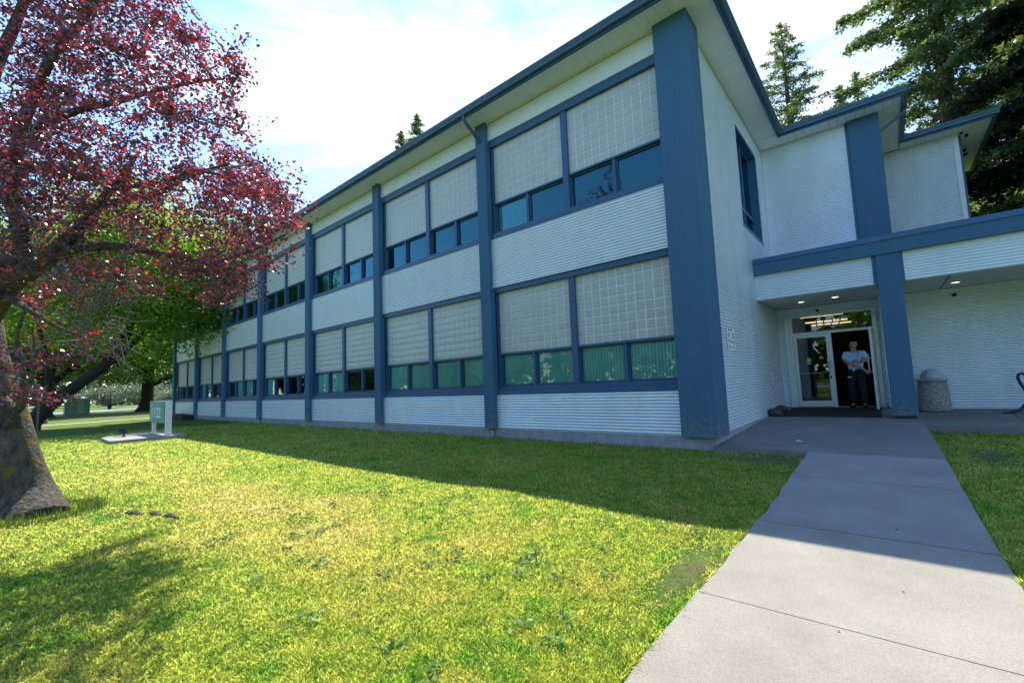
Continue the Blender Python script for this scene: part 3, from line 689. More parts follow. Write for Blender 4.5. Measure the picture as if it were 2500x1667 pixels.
# litter bin
def pebble():
    m = bpy.data.materials.new('exposed_aggregate'); m.use_nodes = True; nt = m.node_tree; b = nt.nodes['Principled BSDF']
    g = N(nt, 'ShaderNodeNewGeometry'); v = N(nt, 'ShaderNodeTexVoronoi'); v.inputs['Scale'].default_value = 75; nt.links.new(g.outputs['Position'], v.inputs['Vector'])
    r = N(nt, 'ShaderNodeValToRGB'); r.color_ramp.elements[0].color = (.04, .05, .055, 1); r.color_ramp.elements[1].color = (.42, .42, .38, 1)
    sp = N(nt, 'ShaderNodeSeparateColor'); nt.links.new(v.outputs['Color'], sp.inputs[0]); nt.links.new(sp.outputs[0], r.inputs[0]); nt.links.new(r.outputs[0], b.inputs['Base Color'])
    bp = N(nt, 'ShaderNodeBump'); bp.inputs['Strength'].default_value = .8; bp.inputs['Distance'].default_value = .01; nt.links.new(v.outputs['Distance'], bp.inputs['Height']); nt.links.new(bp.outputs[0], b.inputs['Normal'])
    b.inputs['Roughness'].default_value = .85; return m
tb = thing('litter_bin', 'round pebbled concrete litter bin with grey dome lid beside the column', 'litter bin', (3.13, 6.12, .245))
MB().lathe([(0, 0), (.305, 0), (.31, .03), (.30, .07), (.255, .70), (0, .70)], seg=40).build('body', pebble(), tb, True)
LID = mat('grey_plastic_lid', (.24, .28, .31), .45, var=.08)
MB().lathe([(.2, .685), (.285, .70), (.285, .74), (.26, .755), (.2, .76)], seg=40).build('rim', LID, tb, True)
mb = MB(); prof = [(.215, .755)]+[(.215*math.cos(a), .755+.235*math.sin(a)) for a in np.linspace(0.1, math.pi/2, 9)]
mb.lathe(prof, seg=40); dome = mb.build('dome_lid', LID, tb, True)
fv = []; ff = []
for i, ph in enumerate(np.linspace(0.08, 1.15, 8)):
    for k, th in enumerate(np.linspace(-.75, .75, 10)):
        r = .222; fv.append((r*math.cos(ph)*math.sin(th), -r*math.cos(ph)*math.cos(th), .755+.24*math.sin(ph)))
ff = [(i*10+k, i*10+k+1, (i+1)*10+k+1, (i+1)*10+k) for i in range(7) for k in range(9)]
fl = MB().add(fv, ff).build('flap', mat('lid_flap', (.33, .38, .43), .4), dome, True); fl.rotation_euler = (0, 0, .25)
# bike rack
rk = []
for i in range(25):
    th = -math.pi/2+i/24*math.pi*1.9
    rk.append((.0+.16*math.cos(th)*.7+.16, .02*i/24, .62+.24*math.sin(th)))
pts = [(-.16, 0, 0.0), (-.10, 0, .015), (.02, 0, .07), (.10, 0, .18), (.145, 0, .32), (.13, 0, .46), (.07, 0, .62), (.04, 0, .74), (.06, 0, .81), (.11, 0, .83), (.17, .0, .78), (.21, 0, .66), (.24, 0, .45), (.28, 0, .25), (.36, 0, .10), (.50, 0, .02), (.62, 0, 0)]
br = thing('bike_rack', 'dark purple bent tube bike rack on the pavement by the corrugated wall', 'bike rack', (4.42, 5.75, .235))
MB().tube(pts, .030, 10).build('loop', mat('dark_violet_enamel', (.02, .018, .07), .3), br, True)
MB().box(-.24, -.08, -.05, .05, 0, .012).box(.54, .70, -.05, .05, 0, .012).build('foot_plate', DARK, br)
# dark low window well at the far end of the facade
hw = thing('window_well', 'low dark timber edged well against the wall at the far end of the office', 'window well', (-31.9, -.35, 0))
MB().box(-1.7, 1.5, -.35, -.25, -.05, .34).box(-1.7, -1.55, -.25, .3, -.05, .34).box(1.35, 1.5, -.25, .3, -.05, .28).build('kerb', mat('dark_timber', (.035, .035, .035), .9, var=.3), hw)
MB().add([(-1.55, -.25, .30), (1.35, -.25, .22), (1.35, .3, .30), (-1.55, .3, .36)], [(0, 1, 2, 3)]).build('cover', DARK, hw)

# ------------------------------------------------------------------ street number sign on its pad
TEAL = mat('teal_sign_enamel', (.10, .30, .25), .45, var=.1, vscale=6)
TEALD = mat('teal_sign_side', (.08, .24, .21), .5)
pad = MB().prism([(-19.9, -5.15), (-18.9, -5.45), (-16.75, -5.5), (-16.6, -3.6), (-19.9, -3.5), (-20.2, -4.2)], -.05, .085).build('sign_pad', mat('pad_concrete', (.30, .29, .27), .9, var=.15))
tag(pad, 'low angled concrete pad in the lawn under the green street number sign', 'concrete pad')
sg = thing('number_sign', 'free standing green box sign reading 1122 on two white posts', 'sign', (-18.0, -4.05, .08))
MB().box(-1.12, .97, -.10, .10, .42, 1.16).build('sign_box', TEAL, sg)
MB().box(-1.13, .98, -.11, .11, 1.16, 1.18).build('cap', WHITEMETAL, sg)
MB().box(-1.02, -.90, -.05, .06, 0, .42).build('post', WHITE, sg)
MB().box(.99, 1.13, -.07, .09, 0, 1.19).build('post', WHITE, sg)
for i, ch in enumerate('1122'): text(ch, .52, (-.08+(i-1.5)*.315, -.105, .60), (R(90), 0, 0), WHITE, sg, 'numeral', .012, sx=1.1)
for dx in (-1.0, -.8): MB().box(dx, dx+.03, -.106, -.1, .5, 1.1).build('stripe', WHITE, sg)
sl = thing('spotlight', 'small dark ground spotlight aimed at the green number sign', 'spotlight', (-18.35, -4.95, .085))
MB().lathe([(.06, 0), (.06, .02), (.02, .03), (.02, .12), (0, .12)], seg=12).build('base', DARK, sl, True)
h = MB().lathe([(.0, -.1), (.06, -.09), (.075, .0), (.11, .10), (.10, .10), (.0, .06)], seg=14).build('lamp_head', DARK, sl, True); h.location = (0, 0, .2); h.rotation_euler = (.6, R(65), 0)
ps = thing('marker_post', 'thin grey post standing beside the leaning tree trunk', 'post', (-30.6, -6.36, 0))
MB().box(-.045, .045, -.045, .045, 0, 2.3).build('shaft', mat('grey_timber', (.16, .15, .13), .9), ps)
MB().box(-.02, .02, -.25, .25, 1.9, 2.2).build('plate', mat('grey_plate', (.12, .15, .14), .7), ps)
hy = thing('stone_marker', 'squat grey bell shaped stone standing behind the thin post', 'stone marker', (-43.5, -5.7, 0))
MB().lathe([(0, 0), (.42, 0), (.45, .12), (.40, .32), (.16, .42), (.13, .68), (0, .72)], seg=10).build('stone', mat('grey_stone', (.12, .13, .11), .9, var=.3), hy, True)
# green utility kiosk
uk = thing('utility_kiosk', 'pale green metal utility cabinet on the lawn between far tree trunks', 'utility cabinet', (-67.2, -1.8, 0))
UG = mat('utility_green', (.12, .29, .22), .5, var=.08, vscale=2)
MB().box(-.7, .7, -.95, .95, 0, 1.66).build('housing', UG, uk)
MB().box(-.76, .76, -1.0, 1.0, 1.66, 1.74).build('roof', UG, uk)
MB().box(.701, .72, -.85, -.06, .15, 1.55).build('door', UG, uk); MB().box(.701, .72, .02, .5, .15, 1.55).build('door', mat('utility_green_faded', (.22, .40, .30), .5), uk)

# ------------------------------------------------------------------ the guard in the doorway
def skinned(name, V, E, Rr, m, parent, root=0, lv=2):
    me = bpy.data.meshes.new(name); me.from_pydata(V, E, []); me.materials.append(m); o = bpy.data.objects.new(name, me); COL.objects.link(o); o.parent = parent
    s = o.modifiers.new('skin', 'SKIN'); s.use_smooth_shade = True
    lay = me.skin_vertices[0].data if me.skin_vertices else None
    if lay is None:
        bpy.context.view_layer.objects.active = o
        lay = me.skin_vertices[0].data
    for i, r in enumerate(Rr):
        lay[i].radius = (r, r) if not hasattr(r, '__len__') else r; lay[i].use_root = (i == root)
    u = o.modifiers.new('sub', 'SUBSURF'); u.levels = lv; u.render_levels = lv
    return o
man = thing('person', 'grey haired guard in pale blue short sleeved shirt and black trousers in the doorway', 'person', (1.68, 6.52, .29), R(-14))
SKIN = mat('skin', (.42, .24, .17), .55); SHIRT = mat('pale_blue_shirt', (.42, .60, .88), .8, var=.08, vscale=14); NAVY = mat('navy_cloth', (.008, .010, .018), .85)
HAIR = mat('grey_hair', (.42, .40, .38), .8, var=.2, vscale=60); BLK = mat('black_leather', (.008, .008, .01), .4)
V = [(0, 0, .95), (0, 0, 1.15), (0, 0, 1.38), (0, -.01, 1.50), (0, -.025, 1.57), (0, -.03, 1.655), (0, -.02, 1.73),
     (-.19, 0, 1.43), (-.20, -.10, 1.24), (-.02, -.20, 1.14), (.19, -.22, 1.03), (.27, -.22, .97),
     (.19, 0, 1.43), (.30, -.06, 1.24), (.18, -.20, 1.20), (.09, -.24, 1.22),
     (-.10, 0, .90), (-.12, -.02, .50), (-.12, .02, .09), (.10, 0, .90), (.12, -.02, .50), (.13, .02, .09), (-.13, -.12, .04), (.14, -.12, .04)]
E_ = [(0, 1), (1, 2), (2, 3), (3, 4), (4, 5), (5, 6), (2, 7), (7, 8), (8, 9), (9, 10), (10, 11), (2, 12), (12, 13), (13, 14), (14, 15), (0, 16), (16, 17), (17, 18), (0, 19), (19, 20), (20, 21), (18, 22), (21, 23)]
Rr = [(.13, .10), (.13, .10), (.14, .10), .06, .055, (.078, .095), (.062, .075), .065, .048, .042, .030, (.038, .018), .065, .048, .036, (.036, .02), .085, .062, .045, .085, .062, .045, .035, .035]
base = len(V)
for (hx, hy_, hz, dx, dz, p) in ((.27, -.22, .97, .75, -.66, 11), (.09, -.24, 1.22, -.95, .1, 15)):
    for i in range(5):
        off = (i-2)*.018; ln = (.035, .062, .072, .066, .05)[i]
        a = (hx+dx*.035+off*.4, hy_-.005+off*.3, hz+dz*.035+off*.8); b_ = (a[0]+dx*ln*.55, a[1], a[2]+dz*ln*.55-.006); c = (b_[0]+dx*ln*.4, b_[1]+.006, b_[2]+dz*ln*.4-.018)
        n = len(V); V += [a, b_, c]; E_ += [(p, n), (n, n+1), (n+1, n+2)]; Rr += [.010, .009, .0075]
body = skinned('body', V, E_, Rr, SKIN, man)
Vs = [(0, 0, .93), (0, -.012, 1.08), (0, 0, 1.34), (0, 0, 1.485), (-.20, 0, 1.425), (-.212, -.07, 1.26), (.20, 0, 1.425), (.275, -.05, 1.27)]
skinned('shirt', Vs, [(0, 1), (1, 2), (2, 3), (2, 4), (4, 5), (2, 6), (6, 7)], [(.165, .13), (.180, .150), (.185, .14), (.080, .075), .085, .082, .085, .082], SHIRT, man)
skinned('trousers', [(0, 0, 1.05), (0, 0, .94), (-.10, 0, .84), (-.125, -.02, .48), (-.125, .02, .02), (.10, 0, .84), (.125, -.02, .48), (.135, .02, .02)],
        [(0, 1), (1, 2), (2, 3), (3, 4), (1, 5), (5, 6), (6, 7)], [(.165, .128), (.172, .135), .105, .085, .075, .105, .085, .07], NAVY, man)
for s in (-1, 1):
    skinned('shoe', [(s*.13, .05, .045), (s*.135, -.06, .045), (s*.145, -.17, .035)], [(0, 1), (1, 2)], [(.045, .045), (.05, .045), (.04, .03)], BLK, man)
skinned('hair', [(0, .045, 1.60), (0, .022, 1.69), (0, .002, 1.745)], [(0, 1), (1, 2)], [(.066, .05), (.094, .088), (.080, .092)], HAIR, man)
fc = MB()
for s in (-1, 1): fc.box(s*.032-.008, s*.032+.008, -.122, -.113, 1.664, 1.669)
fc.box(-.022, .022, -.122, -.112, 1.605, 1.611); fc.build('eyes_and_mouth', mat('face_brown', (.20, .11, .08), .7), man)  # eyes and mouth in a brown darker than the skin
MB().add([(-.012, -.115, 1.635), (.012, -.115, 1.635), (0, -.115, 1.672), (0, -.145, 1.637)], [(0, 1, 3), (1, 2, 3), (2, 0, 3)]).build('nose', SKIN, man)
for s in (-1, 1): MB().tube([(s*.082, -.02, 1.63), (s*.090, -.015, 1.665)], [.012, .014], 6).build('ear', SKIN, man, True)
MB().lathe([(.172, .965), (.178, .97), (.178, 1.005), (.172, 1.01)], seg=24).build('belt', BLK, man, True).scale = (1, .83, 1)
MB().box(-.03, .02, -.158, -.148, .967, 1.008).build('buckle', WHITEMETAL, man)
for s in (-1, 1): MB().box(s*.15-.045, s*.15+.045, -.045, .045, 1.495, 1.512).build('epaulette', NAVY, man)
MB().tube([(.10, -.10, 1.50), (.125, -.135, 1.40), (.12, -.15, 1.30)], .008, 6).build('lanyard', mat('blue_lanyard', (.03, .06, .3), .6), man)
MB().tube([(.03, -.10, 1.50), (.02, -.14, 1.42), (.0, -.145, 1.36)], .010, 6).build('placket', mat('placket_blue', (.30, .45, .70), .8), man)  # placket a deeper blue than the rest of the shirt
MB().box(-.17, -.08, -.118, -.108, .80, .82).build('cuff_case', WHITE, man)
MB().lathe([(.034, 0), (.036, .01), (.034, .02)], seg=12).build('watch', BLK, man).matrix_local = Matrix.Translation((.20, -.20, 1.205)) @ Matrix.Rotation(R(80), 4, 'Y')

# ------------------------------------------------------------------ grass blades (one mass nobody could count)
def in_ground(x, y):
    ok = ~((x > WX0-.01) & (x < WX1+.01) & (y < 0)) & (y < -.06) | ((x > WX1+.02) & (y < 3.83) & (y > -14))
    ok &= ~((x > -20.3) & (x < -16.5) & (y > -5.6) & (y < -3.4))
    return ok
def ftri(n, seed):
    g = np.random.default_rng(seed)
    return g
n = 1250000
r = 1.6*np.exp(rng.random(n)*math.log(26/1.6)); r *= (1+.0*r)
base_ang = math.atan2(CF[1], CF[0]); ang = base_ang+(rng.random(n)-.5)*2*.98
x = CAM[0]+r*np.cos(ang); y = CAM[1]+r*np.sin(ang)
keep = in_ground(x, y)
# bare earth: fewer blades
def bl(cx, cy, rx, ry): return np.clip(1-np.hypot((x-cx)/rx, (y-cy)/ry), 0, 1)
bare = np.maximum.reduce([bl(1.12, -4.9, .28, 1.2)*1.4, bl(.75, -.55, 1.2, .45)*1.8, bl(3.35, .9, .5, 1.2)*1.4, bl(-5, -6.95, .8, .4)])
keep &= rng.random(n) > bare*.95
x, y, r = x[keep], y[keep], r[keep]; n = len(x)
z = np.array([gz(a, b_) for a, b_ in zip(x, y)])
hgt = (.009+.018*rng.random(n)**1.6)*(1+.05*r); wd = (.0016+.0020*rng.random(n))*(1+.20*r)
edge = ((np.abs(x-WX0) < .10) | (np.abs(x-WX1) < .08) | (np.abs(y+.1) < .12)); hgt[edge] *= 1.5
a = rng.random(n)*2*math.pi; lean = rng.normal(0, .9, (n, 2))*hgt[:, None]
P0 = np.stack([x-np.cos(a)*wd, y-np.sin(a)*wd, z-.003], 1); P1 = np.stack([x+np.cos(a)*wd, y+np.sin(a)*wd, z-.003], 1)
P2 = np.stack([x+lean[:, 0], y+lean[:, 1], z+hgt], 1)
V = np.stack([P0, P1, P2], 1).reshape(-1, 3); tone = np.repeat(rng.random(n), 3)
gb = np_mesh('grass', V, np.arange(3*n).reshape(n, 3), blade_mat(), tone=tone); tag(gb, 'short mown lawn grass, yellow green with straw patches', 'grass', kind='stuff')
# taller tufts: along the plinth, at the tree foot, broad weeds in the near lawn
tx = []; 
for i in range(2600):
    xx = -rng.random()**.8*30-.2; tx.append((xx, -.03-abs(rng.normal(0, .05)), .03+.10*rng.random()**2*(1 if mnoise.noise(Vector((xx*.8, 0, 0))) > -.1 else .3)))
for i in range(1500):
    th = rng.random()*6.3; rr_ = .36+.25*rng.random(); tx.append((-5.86+rr_*math.cos(th)*1.1, -7.5+rr_*math.sin(th), .04+.12*rng.random()**2))
tx = np.array(tx); m_ = len(tx); a = rng.random(m_)*6.3; w = .006
lean = rng.normal(0, .4, (m_, 2))*tx[:, 2:3]
V = np.stack([np.stack([tx[:, 0]-np.cos(a)*w, tx[:, 1]-np.sin(a)*w, 0*a-.01], 1), np.stack([tx[:, 0]+np.cos(a)*w, tx[:, 1]+np.sin(a)*w, 0*a-.01], 1), np.stack([tx[:, 0]+lean[:, 0], tx[:, 1]+lean[:, 1], tx[:, 2]], 1)], 1).reshape(-1, 3)
tg = np_mesh('tall_grass', V, np.arange(3*m_).reshape(m_, 3), leafmat('tuft_green', (.06, .11, .02), (.14, .20, .04), .4, (.16, .26, .04)), tone=np.repeat(rng.random(m_), 3)); tag(tg, 'longer unmown grass along the plinth and round the plum trunk', 'grass', kind='stuff')
wp = []
for i in range(70):
    cx, cy = rng.uniform(-3.5, 1.1), rng.uniform(-7.0, -3.6)
    if cy < -6.9 and cx < -1: continue
    for j in range(26): wp.append((cx+rng.normal(0, .045), cy+rng.normal(0, .045), .022+.02*rng.random()))
wp = np.array(wp); V, F = leaves(wp, .022+.02*rng.random(len(wp)), .6, flat=.8)
wd_ = np_mesh('clover', V, F, leafmat('clover_green', (.04, .12, .02), (.10, .22, .04), .3, (.12, .28, .04)), tone=np.repeat(rng.random(len(wp)), 4)); tag(wd_, 'clumps of clover and broad leaved weeds in the near lawn', 'weeds', kind='stuff')

# ------------------------------------------------------------------ purple plum tree, near left
def barkmat(name, c1, c2, moss=None, mz=0.0):
    m = mat(name, c1, .95, col2=c2, vscale=17, bump=1.0, bscale=26, stretch=(1, 1, .35)); [setattr(q.inputs['Distance'], 'default_value', .035) for q in m.node_tree.nodes if q.type == 'BUMP']
    if moss:
        nt = m.node_tree; b = nt.nodes['Principled BSDF']; src = b.inputs['Base Color'].links[0].from_socket
        g = N(nt, 'ShaderNodeNewGeometry'); n = N(nt, 'ShaderNodeTexNoise'); n.inputs['Scale'].default_value = 6; n.inputs['Detail'].default_value = 6; nt.links.new(g.outputs['Position'], n.inputs[0])
        r = N(nt, 'ShaderNodeValToRGB'); r.color_ramp.elements[0].position = .56; r.color_ramp.elements[1].position = .63; nt.links.new(n.outputs[0], r.inputs[0])
        mx = N(nt, 'ShaderNodeMix', data_type='RGBA'); mx.inputs['B'].default_value = (*moss, 1); nt.links.new(r.outputs[0], mx.inputs['Factor']); nt.links.new(src, mx.inputs['A']); nt.links.new(mx.outputs['Result'], b.inputs['Base Color'])
    return m
BARK = barkmat('mossy_plum_bark', (.030, .027, .024), (.135, .125, .11), moss=(.17, .12, .025))
TWIG = mat('grey_lichen_twig', (.13, .13, .11), .9, var=.3, vscale=20)
plum = thing('plum_tree', 'purple leaved plum tree with thick mossy trunk at the left edge', 'tree', (-5.86, -7.52, 0))
PO = np.array([-5.86, -7.52, 0.0])
limbs = []
def limb(pts, rad, n=14):
    """pts: (u,v,depth) photo-guided skeleton points -> smooth noisy path"""
    P = [Vector(at(*p)) if len(p) == 3 and p[0] is not None else Vector(p[1]) for p in pts]
    out = []; rr_ = []
    m = len(P)
    for i in range(m-1):
        p0, p1, p2, p3 = P[max(i-1, 0)], P[i], P[i+1], P[min(i+2, m-1)]
        for k in range(n):
            t = k/n
            q = .5*((2*p1)+(-p0+p2)*t+(2*p0-5*p1+4*p2-p3)*t*t+(-p0+3*p1-3*p2+p3)*t**3)
            out.append(q); rr_.append(rad[i]+(rad[i+1]-rad[i])*t)
    out.append(P[-1]); rr_.append(rad[-1])
    for i, q in enumerate(out):
        nn = mnoise.noise_vector(q*1.7); out[i] = q+nn*min(.05, rr_[i]*.35+.01)
    limbs.append((out, rr_)); return out, rr_
trunk_base = (None, (-5.86, -7.52, -.1), 0)
limb([trunk_base, (62, 1200, 5.40), (22, 1060, 5.35), (-15, 930, 5.3), (-50, 800, 5.3), (-80, 700, 5.3)], [.33, .255, .225, .21, .20, .18])
limb([(-55, 790, 5.3), (0, 712, 5.25), (60, 662, 5.15), (130, 618, 5.05), (190, 560, 4.9), (240, 500, 4.8), (330, 380, 4.7)], [.15, .13, .11, .085, .06, .045, .02])
limb([(-40, 700, 5.3), (15, 640, 5.3), (55, 620, 5.2), (48, 540, 5.2), (28, 470, 5.2), (50, 330, 5.0), (110, 180, 4.8), (210, 40, 4.6), (300, -120, 4.5)], [.12, .10, .095, .08, .07, .055, .045, .03, .015])
limb([(-60, 560, 5.6), (30, 430, 5.5), (100, 405, 5.4), (170, 425, 5.3), (250, 440, 5.2), (340, 452, 5.0), (440, 430, 4.8), (560, 400, 4.6)], [.09, .075, .065, .055, .045, .035, .02, .01])
limb([(-80, 700, 5.3), (-120, 500, 5.4), (-60, 300, 5.5), (20, 100, 5.6), (100, -100, 5.6)], [.15, .12, .09, .06, .03])
limb([(130, 618, 5.05), (260, 600, 4.9), (400, 620, 4.8), (520, 640, 4.7), (640, 600, 4.6), (700, 570, 4.55)], [.06, .045, .032, .02, .012, .006])
limb([(240, 500, 4.8), (380, 470, 4.9), (500, 420, 4.95), (620, 470, 5.0), (720, 480, 5.0)], [.04, .03, .02, .012, .005])
limb([(50, 330, 5.0), (200, 270, 4.8), (350, 230, 4.6), (480, 200, 4.5), (590, 190, 4.45)], [.05, .035, .025, .014, .006])
limb([(0, 712, 5.25), (80, 760, 5.0), (150, 800, 4.9), (230, 830, 4.8)], [.05, .03, .018, .006])
limb([(-20, 940, 5.3), (40, 1000, 5.15), (55, 920, 5.1), (42, 830, 5.1), (60, 760, 5.05)], [.08, .05, .03, .022, .012])
limb([(20, 1040, 5.2), (65, 960, 5.05), (85, 880, 5.0), (78, 800, 5.0)], [.04, .022, .015, .008])
mb = MB()
for pts, rad in limbs: mb.tube([Vector(p)-Vector(PO) for p in pts], rad, 12 if max(rad) > .1 else 7)
# root flare: one fluted cone that merges into the soil
fv = []; seg = 36; tp, tr = limbs[0]
def axis_at(z):
    for i in range(len(tp)-1):
        if tp[i+1].z >= z: 
            t = (z-tp[i].z)/max(1e-6, tp[i+1].z-tp[i].z); return tp[i].lerp(tp[i+1], t), tr[i]+(tr[i+1]-tr[i])*t
for j in range(9):
    t = j/8; zz = -.08+.70*t
    ax, ra = axis_at(max(zz, -.09))
    for k in range(seg):
        th = 2*math.pi*k/seg
        lob = .5+.5*math.cos(3*th+.9)+.35*math.cos(5*th+2)
        rr0 = ra*(1.04-.10*t)+(.05*max(0, lob)*(1-t)**2.0)+.014*(1-t)*mnoise.noise(Vector((math.cos(th)*4, math.sin(th)*4, zz*5)))
        fv.append((ax.x-PO[0]+rr0*math.cos(th), ax.y-PO[1]+rr0*math.sin(th), zz))
mb.add(fv, [(j*seg+k, j*seg+(k+1) % seg, (j+1)*seg+(k+1) % seg, (j+1)*seg+k) for j in range(8) for k in range(seg)])
tk = mb.build('trunk', BARK, plum, True)
# cluster centres: inside the crown volume; each must cast its shade where the photo's lawn is shaded
SIL = [(-500, -500), (430, -500), (470, -60), (475, 20), (500, 90), (570, 110), (590, 160), (615, 200), (600, 290), (585, 330), (610, 370), (660, 400), (655, 430), (700, 460), (742, 490), (700, 520), (720, 560), (735, 590), (700, 640), (640, 660), (610, 700), (560, 740), (480, 740), (430, 700), (380, 700), (330, 730), (300, 720), (250, 760), (235, 850), (160, 900), (110, 980), (60, 1000), (-60, 960), (-500, 900)]
SHD = [(-50, 1400), (120, 1375), (240, 1335), (330, 1300), (420, 1345), (520, 1360), (640, 1375), (700, 1440), (640, 1500), (560, 1540), (470, 1620), (430, 1720), (-50, 1720)]
def inside(poly, x, y):
    c = False; j = len(poly)-1
    for i in range(len(poly)):
        xi, yi = poly[i]; xj, yj = poly[j]
        if (yi > y) != (yj > y) and x < (xj-xi)*(y-yi)/(yj-yi)+xi: c = not c
        j = i
    return c
def shadow_px(P):
    h = P[2]; s = (P[0]+h*3.5/8.26, P[1]-h*3.2/8.26, 0)
    return px(s)
def shade_ok(P):
    u, v, z = shadow_px(P)
    if z < .3 or v > 1680 or u < -20: return True
    return inside(SHD, u, v)
cl = []
tries = 0
while len(cl) < 1550 and tries < 90000:
    tries += 1
    u = rng.uniform(-480, 760); v = rng.uniform(-420, 1000); t = rng.uniform(3.6, 6.6)
    if v > 640 and u > 260: t = rng.uniform(4.3, 6.0)
    if not inside(SIL, u, v): continue
    P = at(u, v, t)
    if P[2] < .9 or not shade_ok(P): continue
    # open pockets so the sky shows through
    if mnoise.noise(Vector(P)*1.15+Vector((5, 2, 9))) < -.17: continue
    if v > 560 and u < 420 and rng.random() < .45: continue
    if v > 760 and rng.random() < .35: continue
    cl.append(P)
k2 = 0; tries = 0
while k2 < 105 and tries < 90000:      # the part of the crown that shades the near lawn
    tries += 1
    P = np.array([rng.uniform(-6.5, -2.0), rng.uniform(-7.4, -4.6), rng.uniform(1.9, 4.8)])
    u, v, z = px(P)
    if z < 3.2 or not inside(SIL, u, v): continue
    a, b_, c_ = shadow_px(P)
    if c_ > .3 and inside(SHD, a, b_) and b_ < 1667 and a > 0: cl.append(P); k2 += 1
print('shade clusters', k2)
cl = np.array(cl)
nodes = [np.array(p) for pts, rad in limbs[1:] for p in pts[::3]]
nodes = np.array(nodes); order = []
rem = list(range(len(cl))); D = np.linalg.norm(cl[:, None]-nodes[None], axis=2); best = D.min(1); bi = D.argmin(1); nodes = list(nodes)
tw = MB()
while rem:
    k = min(rem, key=lambda i: best[i]); rem.remove(k)
    a = Vector(nodes[bi[k]]); b_ = Vector(cl[k]); mid = (a+b_)/2+Vector(rng.normal(0, .05, 3)*min(1, (b_-a).length*2))
    r0 = .004+.008*min(1, (b_-a).length/.6)
    if (b_-a).length < 2.2: tw.tube([a-Vector(PO), mid-Vector(PO), b_-Vector(PO)], [r0, r0*.75, .0025], 4, cap=False)
    nodes.append(cl[k]); d = np.linalg.norm(cl-cl[k], axis=1); m_ = d < best; best[m_] = d[m_]; bi[m_] = len(nodes)-1
# bare grey twiggy sprays inside the crown and at its underside
for i in range(420):
    u, v = (rng.uniform(150, 320), rng.uniform(620, 850)) if i % 2 else (rng.uniform(-40, 330), rng.uniform(380, 640))
    P = Vector(at(u, v, rng.uniform(4.7, 5.3)))
    dvec = Vector((rng.normal(0, 1), rng.normal(0, 1), rng.normal(-.3, .6))).normalized(); ln = rng.uniform(.15, .5)
    p1 = P+dvec*ln*.5+Vector(rng.normal(0, .03, 3)); p2 = P+dvec*ln+Vector(rng.normal(0, .06, 3))+Vector((0, 0, -.06))
    tw.tube([P-Vector(PO), p1-Vector(PO), p2-Vector(PO)], [.006, .004, .002], 4, cap=False)
tw.build('twigs', TWIG, plum, True)
LP = []
for c in cl:
    nL = int(rng.integers(50, 92)); ax = rng.normal(size=3); ax /= np.linalg.norm(ax)
    s = rng.uniform(.08, .17)
    ax[2] = abs(ax[2])*.7; q = c+ax*(np.clip(rng.normal(0, 1, nL), -1.5, 1.5)*s*1.5)[:, None]+rng.normal(0, s*.36, (nL, 3)); LP.append(q)
LP = np.concatenate(LP)
V, F = leaves(LP-PO, rng.uniform(.028, .056, len(LP)), .60, flat=.25, droop=.15)
PLUM = leafmat('plum_leaf', (.050, .034, .058), (.095, .034, .055), .30, (.50, .045, .065), spec=1.0, rough=.28)
pn = PLUM.node_tree; mxn = [q for q in pn.nodes if q.type == 'MIX_SHADER'][0]; atn = [q for q in pn.nodes if q.type == 'ATTRIBUTE'][0]
pw = N(pn, 'ShaderNodeMath', operation='MULTIPLY_ADD'); pw.inputs[1].default_value = .62; pw.inputs[2].default_value = .04; pn.links.new(atn.outputs['Fac'], pw.inputs[0]); pn.links.new(pw.outputs[0], mxn.inputs[0])
tone = np.repeat(rng.random(len(LP))**2.2, 4)
cw = np_mesh('crown', V, F, PLUM, plum, tone=tone); cw['kind'] = 'stuff'
for i, (x, y, s) in enumerate(((-4.75, -6.85, .16), (-4.45, -6.70, .10), (-4.15, -6.62, .12))):
    th = .3; p = [Vector((x+math.cos(th)*t*s*3-s, y+math.sin(th)*t*s*2, -.01+.015*math.sin(t*3.14))) for t in np.linspace(0, 1, 6)]
    o = MB().tube([q-Vector(PO) for q in p], [.015, .035, .04, .035, .025, .01], 7).build('surface_root', BARK, plum, True)

# ------------------------------------------------------------------ other trees
MAPLE = leafmat('maple_leaf', (.026, .075, .016), (.07, .16, .024), .45, (.42, .66, .05), spec=.45)
DBARK = barkmat('dark_bark', (.018, .016, .014), (.055, .048, .04))
def broad(name, label, x, y, blobs, trunk, nleaf, lsize, m=MAPLE, group=None, seed=1):
    t = thing(name, label, 'tree', (x, y, 0), group=group)
    mb = MB()
    for pts, rad in trunk: mb.tube(pts, rad, 10)
    mb.build('trunk', DBARK, t, True)
    g = np.random.default_rng(seed); P = []; tot = sum(b[3]*b[4]*b[5] for b in blobs)
    for (cx, cy, cz, rx, ry, rz) in blobs:
        nl = int(nleaf*rx*ry*rz/tot); nc = max(8, nl//55)
        d = g.normal(size=(nc, 3)); d /= np.linalg.norm(d, axis=1)[:, None]; rad = g.random(nc)**.38
        c = d*rad[:, None]*np.array([rx, ry, rz])+np.array([cx, cy, cz])
        c += g.normal(0, .06*rx, (nc, 3))
        per = 55; cs = lsize*3.4
        q = (c[:, None]+g.normal(0, 1, (nc, per, 3))*np.array([cs, cs, cs*.42])).reshape(-1, 3); P.append(q)
    P = np.concatenate(P); P = P[P[:, 2] > 1.5] if blobs[0][2] > 4 else P[P[:, 2] > .05]
    V, F = leaves(P, lsize*g.uniform(.6, 1.3, len(P)), .75, flat=.45, droop=.1)
    c = np_mesh('crown', V, F, m, t, tone=np.repeat(g.random(len(P)), 4)); c['kind'] = 'stuff'
    return t
